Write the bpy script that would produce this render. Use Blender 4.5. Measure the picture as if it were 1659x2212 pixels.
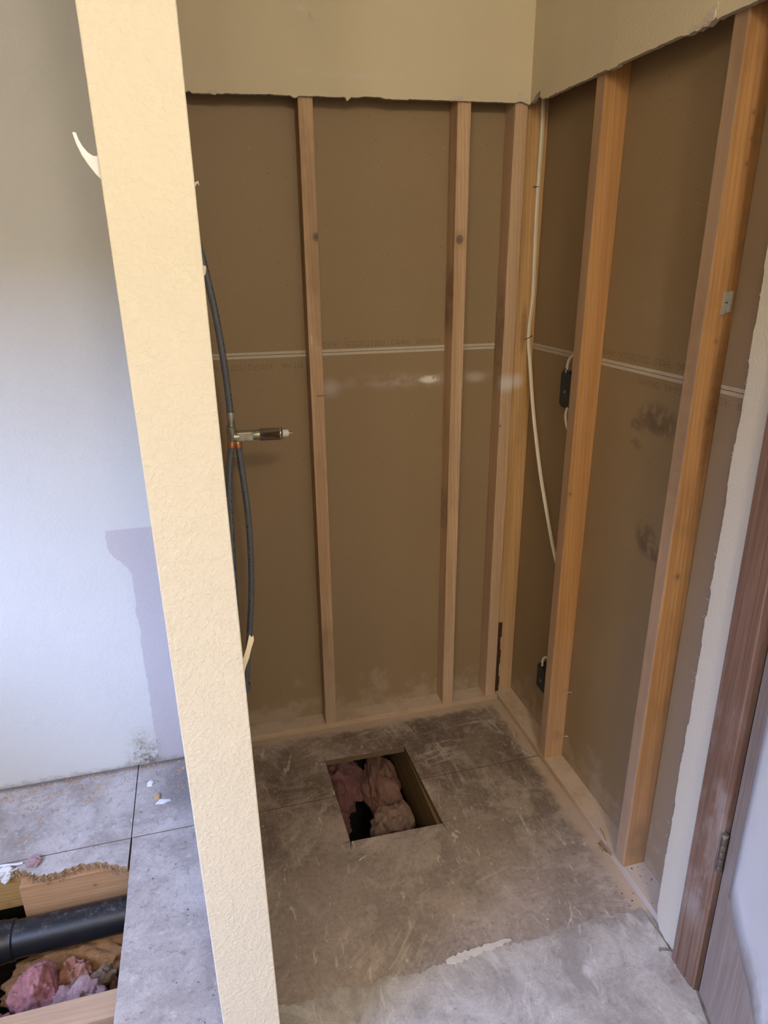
import bpy, bmesh, math, random
from mathutils import Vector, Matrix, noise

# ------------------------------------------------------------------ reset
for o in list(bpy.data.objects):
    bpy.data.objects.remove(o, do_unlink=True)
SC = bpy.context.scene
COL = SC.collection
random.seed(7)

# ------------------------------------------------------------------ camera
yaw, pit, rol = 0.26109, 0.35061, -0.00866
fw = Vector((math.sin(yaw) * math.cos(pit), math.cos(yaw) * math.cos(pit), -math.sin(pit)))
r0 = Vector((math.cos(yaw), -math.sin(yaw), 0)); u0 = r0.cross(fw)
rt = r0 * math.cos(rol) + u0 * math.sin(rol); up = -r0 * math.sin(rol) + u0 * math.cos(rol)
cd = bpy.data.cameras.new('camera'); cam = bpy.data.objects.new('camera', cd); COL.objects.link(cam)
M3 = Matrix((rt, up, -fw)).transposed().to_4x4()
cam.matrix_world = Matrix.Translation((-0.99883, -1.97507, 1.49596)) @ M3
cd.sensor_fit = 'VERTICAL'; cd.sensor_height = 24.0; cd.lens = 1459.2 / 2212.0 * 24.0
cd.clip_start = 0.02
SC.camera = cam

# ------------------------------------------------------------------ world, lights, exposure
wd = bpy.data.worlds.new('world'); SC.world = wd; wd.use_nodes = True
wd.node_tree.nodes['Background'].inputs[0].default_value = (0.62, 0.72, 1.0, 1)
wd.node_tree.nodes['Background'].inputs[1].default_value = 0.08

def area_light(name, loc, target, sx, sy, col, watts, spread=180):
    l = bpy.data.lights.new(name, 'AREA'); l.shape = 'RECTANGLE'; l.size = sx; l.size_y = sy
    l.color = col; l.energy = watts; l.spread = math.radians(spread)
    o = bpy.data.objects.new(name, l); COL.objects.link(o); o.location = loc
    o.rotation_euler = (Vector(target) - Vector(loc)).to_track_quat('-Z', 'Y').to_euler()
    return o
# vanity bulb above and behind the camera, plus a weaker added fill light
for k, (bx, watts) in enumerate(((-0.80, 35), (-1.75, 17))):
    lp = bpy.data.lights.new('warm_bulb_and_fill', 'POINT'); lp.color = (1.0, 0.895, 0.745); lp.energy = watts; lp.shadow_soft_size = 0.08
    lo = bpy.data.objects.new('warm_bulb_and_fill', lp); COL.objects.link(lo); lo.location = (bx, -2.86, 2.27)
# daylight through the window in the left wall, sky light falling inwards and down
area_light('window_daylight', (-3.9, -2.5, 2.4), (-0.9, -0.95, 0.3), 2.6, 1.7, (0.37, 0.525, 1.0), 545)

SC.view_settings.view_transform = 'Standard'; SC.view_settings.look = 'None'
SC.view_settings.gamma = 1.0; SC.view_settings.use_curve_mapping = False
SC.view_settings.exposure = 0.0

# ------------------------------------------------------------------ node helpers
class NT:
    def __init__(s, name, rough=0.8, spec=0.3, metal=0.0):
        s.m = bpy.data.materials.new(name); s.m.use_nodes = True
        s.t = s.m.node_tree; s.b = s.t.nodes['Principled BSDF']
        s.b.inputs['Roughness'].default_value = rough; s.b.inputs['Metallic'].default_value = metal
        s.b.inputs['Specular IOR Level'].default_value = spec
        s.pos = s.t.nodes.new('ShaderNodeNewGeometry').outputs['Position']
    def n(s, k): return s.t.nodes.new(k)
    def l(s, a, b): s.t.links.new(a, b)
    def put(s, v, sock):
        if hasattr(v, 'links'): s.l(v, sock)
        else: sock.default_value = v if not isinstance(v, tuple) or len(v) != 3 or sock.type != 'RGBA' else (*v, 1)
    def math(s, op, a, b=0.0, c=None, clamp=False):
        n = s.n('ShaderNodeMath'); n.operation = op; n.use_clamp = clamp
        s.put(a, n.inputs[0]); s.put(b, n.inputs[1])
        if c is not None: s.put(c, n.inputs[2])
        return n.outputs[0]
    def vec(s, op, a, b):
        n = s.n('ShaderNodeVectorMath'); n.operation = op
        s.put(a, n.inputs[0]); s.put(b, n.inputs[1])
        return n.outputs['Value'] if op in ('LENGTH', 'DISTANCE') else n.outputs['Vector']
    def sep(s, v=None):
        n = s.n('ShaderNodeSeparateXYZ'); s.l(v or s.pos, n.inputs[0]); return n.outputs
    def scale(s, sc, off=(0, 0, 0)):
        n = s.n('ShaderNodeMapping'); s.l(s.pos, n.inputs['Vector'])
        n.inputs['Scale'].default_value = sc; n.inputs['Location'].default_value = off
        return n.outputs[0]
    def noise(s, scale, vec=None, detail=4.0, rough=0.55, dist=0.0):
        n = s.n('ShaderNodeTexNoise'); s.l(vec or s.pos, n.inputs['Vector'])
        n.inputs['Scale'].default_value = scale; n.inputs['Detail'].default_value = detail
        n.inputs['Roughness'].default_value = rough; n.inputs['Distortion'].default_value = dist
        return n.outputs['Fac']
    def voro(s, scale, vec=None, rnd=1.0):
        n = s.n('ShaderNodeTexVoronoi'); s.l(vec or s.pos, n.inputs['Vector']); n.inputs['Scale'].default_value = scale
        n.inputs['Randomness'].default_value = rnd
        return n.outputs['Distance'], n.outputs['Color']
    def ramp(s, v, a, b, t0=0.0, t1=1.0):
        n = s.n('ShaderNodeMapRange'); n.interpolation_type = 'SMOOTHSTEP'
        s.put(v, n.inputs['Value']); n.inputs['From Min'].default_value = a; n.inputs['From Max'].default_value = b
        n.inputs['To Min'].default_value = t0; n.inputs['To Max'].default_value = t1
        return n.outputs[0]
    def mix(s, f, a, b, mode='MIX'):
        n = s.n('ShaderNodeMix'); n.data_type = 'RGBA'; n.blend_type = mode; n.clamp_factor = True
        s.put(f, n.inputs[0]); s.put(a, n.inputs[6]); s.put(b, n.inputs[7]); return n.outputs[2]
    def ell(s, c, r, a=1.0, b=0.3):
        d = s.vec('SUBTRACT', s.pos, c); d = s.vec('MULTIPLY', d, tuple(1.0 / q for q in r))
        return s.ramp(s.vec('LENGTH', d, (0, 0, 0)), b, a, 1.0, 0.0)
    def color(s, v): s.put(v, s.b.inputs['Base Color']); return s
    def bump(s, h, strength=0.3, dist=0.002):
        n = s.n('ShaderNodeBump'); n.inputs['Strength'].default_value = strength; n.inputs['Distance'].default_value = dist
        s.l(h, n.inputs['Height']); s.l(n.outputs[0], s.b.inputs['Normal']); return s

def simple(name, col, rough=0.6, spec=0.3, metal=0.0, var=0.15, sc=60, bump=0.0):
    t = NT(name, rough, spec, metal)
    n = t.noise(sc)
    t.color(t.mix(n, tuple(c * (1 - var) for c in col), tuple(min(1, c * (1 + var)) for c in col)))
    if bump: t.bump(n, bump, 0.001)
    return t.m

def wood(name, base, dark, axis=2, seed=0.0, knots=(), stain=0.0, dust=0.0, stains=(), pale=(), aged=0.0):
    t = NT(name, 0.72, 0.25)
    sc = [1, 1, 1]; sc[axis] = 0.035
    v = t.scale(tuple(sc), (seed * 3.1, seed * 1.7, seed * 2.3))
    broad = t.noise(38, v, 3, 0.5, 0.6); fine = t.noise(330, v, 3, 0.6); wide = t.noise(9, v, 2, 0.5)
    w = t.n('ShaderNodeTexWave'); t.l(v, w.inputs['Vector']); w.wave_type = 'BANDS'; w.bands_direction = 'DIAGONAL'
    w.inputs['Scale'].default_value = 55; w.inputs['Distortion'].default_value = 5.5; w.inputs['Detail'].default_value = 2
    w.inputs['Detail Scale'].default_value = 0.8
    c = t.mix(t.ramp(broad, 0.34, 0.68), base, dark)
    c = t.mix(t.math('MULTIPLY', t.ramp(w.outputs['Fac'], 0.45, 1.0), 0.38), c, tuple(d * 0.82 for d in dark))
    c = t.mix(t.math('MULTIPLY', t.ramp(wide, 0.45, 0.75), 0.35), c, tuple(min(1, b * 1.12) for b in base))
    c = t.mix(t.math('MULTIPLY', t.ramp(fine, 0.5, 0.8), 0.22), c, tuple(d * 0.6 for d in dark))
    fl = t.noise(900, t.scale((1, 1, 0.02) if axis == 2 else ((0.02, 1, 1) if axis == 0 else (1, 0.02, 1))), 2, 0.5)
    c = t.mix(t.math('MULTIPLY', t.ramp(fl, 0.52, 0.66), 0.28), c, tuple(d * 0.7 for d in dark))
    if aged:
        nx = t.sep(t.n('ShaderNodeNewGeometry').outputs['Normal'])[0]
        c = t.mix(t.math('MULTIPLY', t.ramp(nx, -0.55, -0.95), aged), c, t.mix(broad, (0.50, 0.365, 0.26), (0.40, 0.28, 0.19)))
    if stain:
        st = t.noise(7, t.scale((1, 1, 0.5), (seed, seed, seed)), 4, 0.6)
        c = t.mix(t.math('MULTIPLY', t.ramp(st, 0.5, 0.66), stain), c, tuple(d * 0.5 for d in dark))
    for (p, r, k) in stains:
        nn = t.ramp(t.noise(30), 0.3, 0.7, 0.5, 1.0)
        c = t.mix(t.math('MULTIPLY', t.math('MULTIPLY', t.ell(p, r, 1.0, 0.4), k), nn), c, tuple(d * 0.45 for d in dark))
    for (p, r, k) in pale:  # glossy highlights painted into the stud colour
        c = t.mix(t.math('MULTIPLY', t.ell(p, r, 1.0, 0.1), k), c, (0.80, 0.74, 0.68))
    for (p, r) in knots:
        e = [r, r, r]; e[axis] = r * 1.15
        halo = t.ell(p, tuple(q * 2.6 for q in e), 1.0, 0.3)
        c = t.mix(t.math('MULTIPLY', halo, 0.45), c, tuple(d * 0.75 for d in dark))
        core = t.ell(p, tuple(e), 1.0, 0.75)
        kc = t.mix(t.ell(p, tuple(q * 0.75 for q in e), 1.0, 0.0), (0.24, 0.165, 0.11), t.mix(t.ramp(t.noise(160), 0.4, 0.6), (0.12, 0.085, 0.065), (0.19, 0.145, 0.115)))
        c = t.mix(t.math('MULTIPLY', core, 0.9), c, kc)
    if dust:
        z = t.sep()[2]
        f = t.math('MULTIPLY', t.ramp(t.math('ADD', z, t.math('MULTIPLY', t.noise(14), 0.25)), 0.12, 0.75, 1, 0), dust)
        c = t.mix(f, c, (0.62, 0.50, 0.41))
    t.color(c); t.bump(t.math('ADD', fine, broad), 0.25, 0.0012)
    return t.m

def paint(name, col, scale=170, strength=0.45, extra=None, rough=0.62):
    t = NT(name, rough, 0.3)
    n1 = t.noise(scale, None, 3, 0.5, 0.0); n2 = t.noise(scale * 0.35, None, 2, 0.5)
    var = t.noise(5)
    c = t.mix(var, tuple(q * 0.95 for q in col), tuple(min(1, q * 1.04) for q in col))
    if extra: c = extra(t, c)
    t.color(c); t.bump(t.math('ADD', t.ramp(n1, 0.42, 0.66), t.math('MULTIPLY', n2, 0.6)), strength, 0.0022)
    return t.m

# ------------------------------------------------------------------ materials
CREAM = (0.72, 0.62, 0.425)
M = {}
M['cream_bead'] = paint('cream_textured_paint', (0.70, 0.64, 0.515), 170, 0.28)
def upper_paint(t, c):
    x, y, z = t.sep()
    band = t.math('MULTIPLY', t.ramp(t.noise(4.2, t.scale((1, 1, 0.06), (3, 0, 0)), 3, 0.5), 0.45, 0.62), 0.22)
    c = t.mix(band, c, (0.60, 0.51, 0.35))
    sm = t.math('MULTIPLY', t.ell((-0.58, -0.0762, 1.94), (0.24, 0.05, 0.012), 1.0, 0.2), t.ramp(t.noise(30, None, 5, 0.7), 0.4, 0.6))
    c = t.mix(t.math('MULTIPLY', sm, 0.4), c, (0.74, 0.68, 0.56))
    s2 = t.math('MULTIPLY', t.ell((-0.69, -0.0762, 2.07), (0.03, 0.05, 0.06), 1.0, 0.2), t.ramp(t.noise(45, None, 5, 0.7), 0.5, 0.62))
    return t.mix(t.math('MULTIPLY', s2, 0.6), c, (0.76, 0.72, 0.62))
M['cream'] = paint('cream_wall_paint', CREAM, 130, 0.12, upper_paint)
def left_paint(t, c):
    x, y, z = t.sep()
    n = t.math('MULTIPLY', t.math('SUBTRACT', t.noise(26), 0.5), 0.02)
    zz = t.math('ADD', z, n); xx = t.math('ADD', x, n)
    bare = t.math('MULTIPLY', t.ramp(z, 0.802, 0.806, 1, 0), t.ramp(t.math('ADD', xx, t.ramp(zz, 0.66, 0.755, 0.0, 0.052)), -1.2505, -1.2455))
    c = t.mix(bare, c, (0.47, 0.425, 0.40))
    # mildew stain at the foot of the wall
    mo = t.ell((-1.285, -0.0762, 0.0), (0.075, 0.2, 0.17), 1.0, 0.1); mb = t.ell((-1.295, -0.0762, -0.01), (0.075, 0.2, 0.06), 1.0, 0.3)
    sp = t.ramp(t.noise(75, None, 6, 0.75), 0.47, 0.60)
    soft = t.ramp(t.noise(22, None, 5, 0.7), 0.35, 0.7)
    c = t.mix(t.math('MULTIPLY', t.math('MULTIPLY', mo, soft), 1.0), c, (0.33, 0.29, 0.20))
    c = t.mix(t.math('MULTIPLY', t.math('MULTIPLY', mb, t.ramp(soft, 0.1, 0.6)), 0.85), c, (0.07, 0.058, 0.035))
    c = t.mix(t.math('MULTIPLY', t.math('MULTIPLY', mo, sp), 0.8), c, (0.09, 0.075, 0.05))
    ft = t.math('MULTIPLY', t.ramp(t.math('ADD', z, t.math('MULTIPLY', t.noise(40, None, 5, 0.7), 0.05)), 0.020, 0.045, 1, 0), 0.7)
    c = t.mix(ft, c, (0.30, 0.24, 0.17))
    c = t.mix(t.math('MULTIPLY', t.ell((-1.70, -0.0762, 0.27), (0.05, 0.1, 0.03)), 0.5), c, (0.5, 0.44, 0.30))
    sc = t.math('MULTIPLY', t.ramp(t.noise(60, None, 4, 0.7), 0.66, 0.71), 0.25)
    return t.mix(sc, c, (0.45, 0.41, 0.36))
M['left'] = paint('cream_wall_paint_with_bare_patch', (0.575, 0.555, 0.495), 150, 0.2, left_paint)
M['strip'] = paint('beige_wall_paint', (0.66, 0.59, 0.48), 210, 0.2)
M['gypsum'] = simple('gypsum_core', (0.50, 0.44, 0.36), 0.95, 0.1, var=0.35, sc=120, bump=0.5)
M['torn'] = simple('torn_drywall_paper', (0.66, 0.57, 0.46), 0.9, 0.1, var=0.25, sc=150, bump=0.4)
M['patch'] = simple('wall_plaster_scab', (0.74, 0.70, 0.62), 0.9, 0.1)

def brown(name, side):
    t = NT(name, 0.52, 0.28)
    x, y, z = t.sep()
    a = (0.335, 0.232, 0.124); b = (0.395, 0.280, 0.158)
    c = t.mix(t.noise(3.5, None, 4, 0.6), a, b)
    c = t.mix(t.math('MULTIPLY', t.ramp(t.noise(380, None, 3, 0.75), 0.35, 0.7), 0.55), c, (0.25, 0.170, 0.088))
    d, col = t.voro(62)
    pick = t.math('GREATER_THAN', t.sep(col)[0], 0.70)
    c = t.mix(t.math('MULTIPLY', t.math('MULTIPLY', t.ramp(d, 0.045, 0.12, 1, 0), pick), 0.75), c, (0.07, 0.045, 0.03))
    d2, col2 = t.voro(34, t.scale((1, 1, 0.45), (3, 1, 2)))
    pick2 = t.math('GREATER_THAN', t.sep(col2)[1], 0.82)
    c = t.mix(t.math('MULTIPLY', t.math('MULTIPLY', t.ramp(d2, 0.03, 0.07, 1, 0), pick2), 0.5), c, (0.52, 0.43, 0.33))
    # drywall dust at the foot
    zz = t.math('SUBTRACT', z, t.math('MULTIPLY', t.ramp(t.noise(11, None, 5, 0.65), 0.3, 0.8), 0.22))
    c = t.mix(t.math('MULTIPLY', t.ramp(zz, -0.10, 0.06, 1, 0), 0.75), c, (0.50, 0.41, 0.32))
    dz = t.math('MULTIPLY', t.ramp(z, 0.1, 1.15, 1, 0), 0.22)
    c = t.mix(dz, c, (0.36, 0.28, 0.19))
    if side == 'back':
        band = t.ell((-0.36, 0, 1.166), (0.36, 0.3, 0.035), 1.0, 0.0)  # glossy highlight band and its bright spots, painted into the paper colour
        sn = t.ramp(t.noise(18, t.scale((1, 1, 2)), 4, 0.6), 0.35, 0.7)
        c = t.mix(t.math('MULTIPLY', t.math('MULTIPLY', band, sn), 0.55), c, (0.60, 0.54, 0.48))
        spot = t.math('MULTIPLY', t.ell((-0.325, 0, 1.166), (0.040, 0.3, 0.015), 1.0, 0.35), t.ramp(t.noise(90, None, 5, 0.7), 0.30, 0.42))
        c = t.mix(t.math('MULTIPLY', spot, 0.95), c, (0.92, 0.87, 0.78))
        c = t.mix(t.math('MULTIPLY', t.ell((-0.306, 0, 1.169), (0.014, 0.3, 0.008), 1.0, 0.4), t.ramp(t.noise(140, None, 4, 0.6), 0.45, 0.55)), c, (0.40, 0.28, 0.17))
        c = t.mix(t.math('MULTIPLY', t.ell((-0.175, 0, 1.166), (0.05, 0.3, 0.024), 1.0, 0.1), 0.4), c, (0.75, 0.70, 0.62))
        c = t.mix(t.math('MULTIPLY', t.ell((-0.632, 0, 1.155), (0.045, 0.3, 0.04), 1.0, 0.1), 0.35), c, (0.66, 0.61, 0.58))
    else:
        for p, r, k in (((0, -0.665, 1.155), (0.3, 0.10, 0.05), 0.75), ((0, -0.59, 1.13), (0.3, 0.03, 0.02), 0.7), ((0, -0.60, 1.085), (0.3, 0.03, 0.018), 0.6),
                        ((0, -0.68, 0.87), (0.3, 0.05, 0.055), 0.75), ((0, -0.73, 0.845), (0.3, 0.06, 0.03), 0.7)):
            nn = t.ramp(t.noise(32, None, 4, 0.6), 0.36, 0.55)
            c = t.mix(t.math('MULTIPLY', t.math('MULTIPLY', t.ell(p, r, 1.0, 0.35), nn), k), c, (0.15, 0.10, 0.062))
        gl = t.ramp(t.noise(6, None, 4, 0.6), 0.52, 0.75)
        c = t.mix(t.math('MULTIPLY', gl, 0.25), c, (0.40, 0.31, 0.22))
        nr = t.math('MULTIPLY', t.ramp(y, -0.80, -0.90), 0.35)
        c = t.mix(nr, c, (0.42, 0.33, 0.26))
    t.color(c); t.bump(t.noise(260, None, 3, 0.6), 0.06, 0.001)
    return t.m
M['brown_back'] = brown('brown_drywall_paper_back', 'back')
M['brown_right'] = brown('brown_drywall_paper_right', 'right')
M['edge_paper'] = simple('ivory_edge_paper', (0.58, 0.49, 0.37), 0.75, 0.2, var=0.15, sc=90)
M['ink'] = simple('faded_ink', (0.155, 0.102, 0.056), 0.8, 0.1)

def floor_mat():
    t = NT('dusty_subfloor', 0.72, 0.25)
    x, y, z = t.sep()
    v = t.scale((1, 0.06, 1), (2, 1, 0)); v2 = t.scale((0.06, 1, 1), (5, 2, 0))
    g = t.mix(t.math('GREATER_THAN', y, -0.381), t.noise(150, v, 4, 0.65), t.noise(150, v2, 4, 0.65))
    gr = t.noise(150, v, 4, 0.65); gr2 = t.noise(150, v2, 4, 0.65)
    ga = t.n('ShaderNodeMix'); ga.data_type = 'FLOAT'
    t.l(t.ramp(y, -0.382, -0.380), ga.inputs[0]); t.l(gr, ga.inputs[2]); t.l(gr2, ga.inputs[3]); gg = ga.outputs[0]
    c = t.mix(t.ramp(t.noise(3.2, None, 5, 0.6, 0.4), 0.34, 0.66), (0.165, 0.122, 0.097), (0.32, 0.248, 0.203))
    c = t.mix(t.math('MULTIPLY', t.ramp(gg, 0.46, 0.78), 0.40), c, (0.46, 0.375, 0.315))
    c = t.mix(t.math('MULTIPLY', t.ramp(gg, 0.48, 0.25), 0.35), c, (0.15, 0.11, 0.088))
    # patches of settled dust, thicker toward the room
    pn = t.noise(5.0, None, 8, 0.70, 0.7)
    c = t.mix(t.math('MULTIPLY', t.ramp(pn, 0.47, 0.62), 0.62), c, (0.53, 0.44, 0.375))
    pn2 = t.noise(13, t.scale((1, 1, 1), (6, 2, 0)), 8, 0.75, 0.8)
    c = t.mix(t.math('MULTIPLY', t.ramp(pn2, 0.52, 0.66), 0.50), c, (0.58, 0.50, 0.44))
    dk2 = t.noise(6.5, t.scale((1, 1, 1), (2, 8, 0)), 7, 0.7, 0.5)
    c = t.mix(t.math('MULTIPLY', t.ramp(dk2, 0.54, 0.68), 0.45), c, (0.15, 0.115, 0.098))
    nearf = t.math('MULTIPLY', t.ramp(t.math('ADD', y, t.math('MULTIPLY', t.noise(6, None, 6, 0.65), 0.5)), -0.12, -0.50), 0.34)
    c = t.mix(nearf, c, (0.56, 0.495, 0.465))
    # trowel arcs and scuffs
    for (cx, cy, k, lo) in ((-0.25, -1.35, 46, 0.60), (-1.25, -0.35, 58, 0.63)):
        dist = t.vec('DISTANCE', t.vec('MULTIPLY', t.pos, (1, 1, 0)), (cx, cy, 0))
        cmb = t.n('ShaderNodeCombineXYZ'); t.l(dist, cmb.inputs[0]); t.l(t.math('MULTIPLY', x, 0.12), cmb.inputs[1]); t.l(t.math('MULTIPLY', y, 0.12), cmb.inputs[2])
        ar = t.noise(k, cmb.outputs[0], 5, 0.7)
        gate = t.ramp(t.noise(4.5, t.scale((1, 1, 1), (cx, cy, 0)), 3, 0.5), 0.48, 0.62)
        c = t.mix(t.math('MULTIPLY', t.math('MULTIPLY', t.ramp(ar, 0.52, lo + 0.06), gate), 0.65), c, (0.62, 0.55, 0.50))
    fm = t.noise(85, None, 9, 0.8, 0.3)
    c = t.mix(t.math('MULTIPLY', t.ramp(fm, 0.52, 0.66), 0.42), c, (0.58, 0.51, 0.46))
    c = t.mix(t.math('MULTIPLY', t.ramp(fm, 0.48, 0.36), 0.40), c, (0.12, 0.09, 0.072))
    sc = t.noise(26, t.scale((1.0, 0.3, 1), (1, 7, 0)), 6, 0.7, 1.8)
    c = t.mix(t.math('MULTIPLY', t.ramp(sc, 0.61, 0.66), 0.7), c, (0.74, 0.68, 0.63))
    # gypsum dust lying along the plates
    en = t.math('MULTIPLY', t.noise(16, None, 5, 0.65), 0.075)
    eb = t.ramp(t.math('SUBTRACT', t.math('MULTIPLY', t.math('ADD', y, 0.0635), -1.0), en), -0.02, 0.014, 1, 0)
    er = t.ramp(t.math('SUBTRACT', t.math('MULTIPLY', t.math('ADD', x, 0.0635), -1.0), en), -0.02, 0.016, 1, 0)
    ed = t.math('MAXIMUM', eb, er)
    inside = t.ramp(x, -1.03, -1.0)
    c = t.mix(t.math('MULTIPLY', t.math('MULTIPLY', ed, inside), 0.85), c, (0.60, 0.475, 0.37))
    # pale compound residue outside the shower
    on = t.math('MULTIPLY', t.math('SUBTRACT', t.noise(9, None, 5, 0.65), 0.5), 0.09)
    out = t.math('MAXIMUM', t.ramp(t.math('ADD', x, on), -1.00, -1.04), t.ramp(t.math('ADD', y, on), -0.945, -0.965))
    wn = t.noise(6.5, None, 6, 0.66, 0.4)
    oc = t.mix(t.ramp(wn, 0.33, 0.66), (0.29, 0.252, 0.228), (0.48, 0.435, 0.40))
    oc = t.mix(t.math('MULTIPLY', t.ramp(t.noise(240, None, 4, 0.7), 0.4, 0.7), 0.30), oc, (0.20, 0.175, 0.16))
    oc = t.mix(t.math('MULTIPLY', t.ramp(t.noise(40, None, 6, 0.7), 0.53, 0.68), 0.6), oc, (0.17, 0.14, 0.12))
    oc = t.mix(t.math('MULTIPLY', t.ramp(t.noise(28, t.scale((1, 1, 1), (9, 3, 1)), 6, 0.7), 0.56, 0.70), 0.55), oc, (0.60, 0.57, 0.55))
    # darker corner behind the partition, brown crumbs near the wall
    dk = t.math('MULTIPLY', t.ell((-1.15, -0.20, 0), (0.16, 0.2, 1), 1.0, 0.2), t.ramp(t.noise(14, t.scale((1.2, 0.5, 1), (3, 3, 0)), 5, 0.6), 0.25, 0.5))
    oc = t.mix(t.math('MULTIPLY', dk, 0.9), oc, (0.18, 0.155, 0.14))
    cr = t.math('MULTIPLY', t.ramp(y, -0.26, -0.10), t.ramp(t.noise(21, t.scale((0.7, 1.3, 1), (1, 1, 0)), 6, 0.7), 0.53, 0.62))
    oc = t.mix(t.math('MULTIPLY', cr, 0.7), oc, (0.36, 0.24, 0.15))
    fo = t.noise(95, t.scale((1, 1, 1), (4, 4, 0)), 9, 0.8, 0.3)
    oc = t.mix(t.math('MULTIPLY', t.ramp(fo, 0.53, 0.66), 0.4), oc, (0.62, 0.58, 0.55))
    oc = t.mix(t.math('MULTIPLY', t.ramp(fo, 0.47, 0.35), 0.4), oc, (0.15, 0.125, 0.11))
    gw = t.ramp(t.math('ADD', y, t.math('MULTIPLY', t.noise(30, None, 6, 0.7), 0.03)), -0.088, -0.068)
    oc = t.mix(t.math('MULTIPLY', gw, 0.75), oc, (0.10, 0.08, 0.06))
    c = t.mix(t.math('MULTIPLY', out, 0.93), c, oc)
    t.color(c)
    t.bump(t.math('ADD', gg, t.noise(60, None, 5, 0.6)), 0.25, 0.0015)
    return t.m
M['floor'] = floor_mat()
M['crumb_edge'] = simple('broken_particle_board', (0.36, 0.235, 0.13), 0.95, 0.1, var=0.5, sc=190, bump=0.7)
M['floor_edge'] = simple('sawn_particle_board', (0.20, 0.14, 0.09), 0.9, 0.1, var=0.4, sc=240, bump=0.4)
def residue_mat():
    t = NT('white_floor_compound', 0.8, 0.2)
    a = t.noise(8, None, 6, 0.68, 0.6)
    c = t.mix(t.ramp(a, 0.35, 0.64), (0.37, 0.34, 0.325), (0.60, 0.575, 0.56))
    c = t.mix(t.math('MULTIPLY', t.ramp(t.noise(230, None, 4, 0.7), 0.4, 0.7), 0.3), c, (0.26, 0.225, 0.20))
    c = t.mix(t.math('MULTIPLY', t.ramp(t.noise(34, None, 6, 0.72), 0.56, 0.70), 0.5), c, (0.22, 0.185, 0.165))
    c = t.mix(t.math('MULTIPLY', t.ramp(t.noise(16, t.scale((1, 0.4, 1), (2, 5, 0)), 5, 0.65, 1.2), 0.57, 0.66), 0.5), c, (0.74, 0.72, 0.70))
    fo = t.noise(90, None, 9, 0.8, 0.3)
    c = t.mix(t.math('MULTIPLY', t.ramp(fo, 0.47, 0.35), 0.35), c, (0.24, 0.205, 0.185))
    t.color(c); t.bump(t.noise(22, None, 6, 0.65), 0.5, 0.004); return t.m
M['residue'] = residue_mat()
M['white_ridge'] = simple('white_compound_ridge', (0.70, 0.67, 0.63), 0.9, 0.1, var=0.15, sc=60, bump=0.6)
M['chip_white'] = simple('white_plaster_chip', (0.66, 0.64, 0.62), 0.85, 0.15)
M['chip_brown'] = simple('brown_wood_chip', (0.42, 0.27, 0.15), 0.85, 0.15, var=0.4, sc=100)
M['chip_dark'] = simple('dark_crumb', (0.07, 0.055, 0.045), 0.8, 0.2)
M['pipe_grey'] = simple('grey_polybutylene', (0.135, 0.145, 0.165), 0.38, 0.5, var=0.25, sc=45)
M['pipe_print'] = simple('pipe_print', (0.03, 0.03, 0.035), 0.6, 0.2)
M['copper'] = simple('copper_band', (0.72, 0.33, 0.14), 0.35, 0.5, 0.9, var=0.2, sc=100)
M['crimp'] = simple('dull_aluminium_band', (0.50, 0.47, 0.40), 0.5, 0.5, 0.7, var=0.2, sc=150)
def brass():
    t = NT('tarnished_brass', 0.42, 0.5, 0.75)
    c = t.mix(t.ramp(t.noise(90, None, 4, 0.7), 0.4, 0.62), (0.42, 0.37, 0.25), (0.48, 0.45, 0.40))
    c = t.mix(t.ramp(t.noise(130, t.scale((1, 1, 1), (4, 2, 1)), 4, 0.7), 0.54, 0.62), c, (0.20, 0.30, 0.25))
    t.color(c); t.bump(t.noise(200), 0.4, 0.001); return t.m
M['brass'] = brass()
M['chrome'] = simple('chrome', (0.72, 0.70, 0.66), 0.12, 0.5, 1.0, var=0.05)
M['white_plastic'] = simple('white_plastic', (0.80, 0.78, 0.76), 0.45, 0.4, var=0.04)
M['gold'] = simple('yellow_brass', (0.75, 0.52, 0.2), 0.3, 0.5, 1.0)
M['hook'] = simple('glossy_white_plastic', (0.84, 0.84, 0.86), 0.3, 0.5, var=0.02)
M['cable'] = simple('ivory_cable_jacket', (0.82, 0.72, 0.55), 0.5, 0.4, var=0.08, sc=40)
M['cable_rib'] = simple('cable_groove', (0.42, 0.34, 0.24), 0.6, 0.3)
M['box'] = simple('charcoal_plastic', (0.035, 0.036, 0.04), 0.55, 0.4, var=0.2)
M['steel'] = simple('grey_steel', (0.42, 0.41, 0.39), 0.4, 0.5, 0.85, var=0.2, sc=120)
M['zinc'] = simple('galvanized_zinc', (0.50, 0.48, 0.44), 0.6, 0.4, 0.5, var=0.25, sc=160)
M['staple'] = simple('dark_staple', (0.10, 0.075, 0.05), 0.5, 0.4, 0.6)
M['nail'] = simple('bright_nail', (0.70, 0.62, 0.52), 0.4, 0.5, 0.5)
M['hinge'] = simple('antique_brass', (0.22, 0.19, 0.155), 0.42, 0.5, 0.7, var=0.25, sc=150)
M['abs'] = None
def abs_mat():
    t = NT('black_abs_pipe', 0.38, 0.45)
    up = t.n('ShaderNodeNewGeometry').outputs['Normal']
    f = t.math('MULTIPLY', t.ramp(t.sep(up)[2], 0.7, 1.0), t.ramp(t.noise(60, None, 7, 0.8), 0.50, 0.70))
    t.color(t.mix(t.math('MULTIPLY', f, 0.6), (0.010, 0.011, 0.013), (0.22, 0.20, 0.18))); return t.m
M['abs'] = abs_mat()
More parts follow.
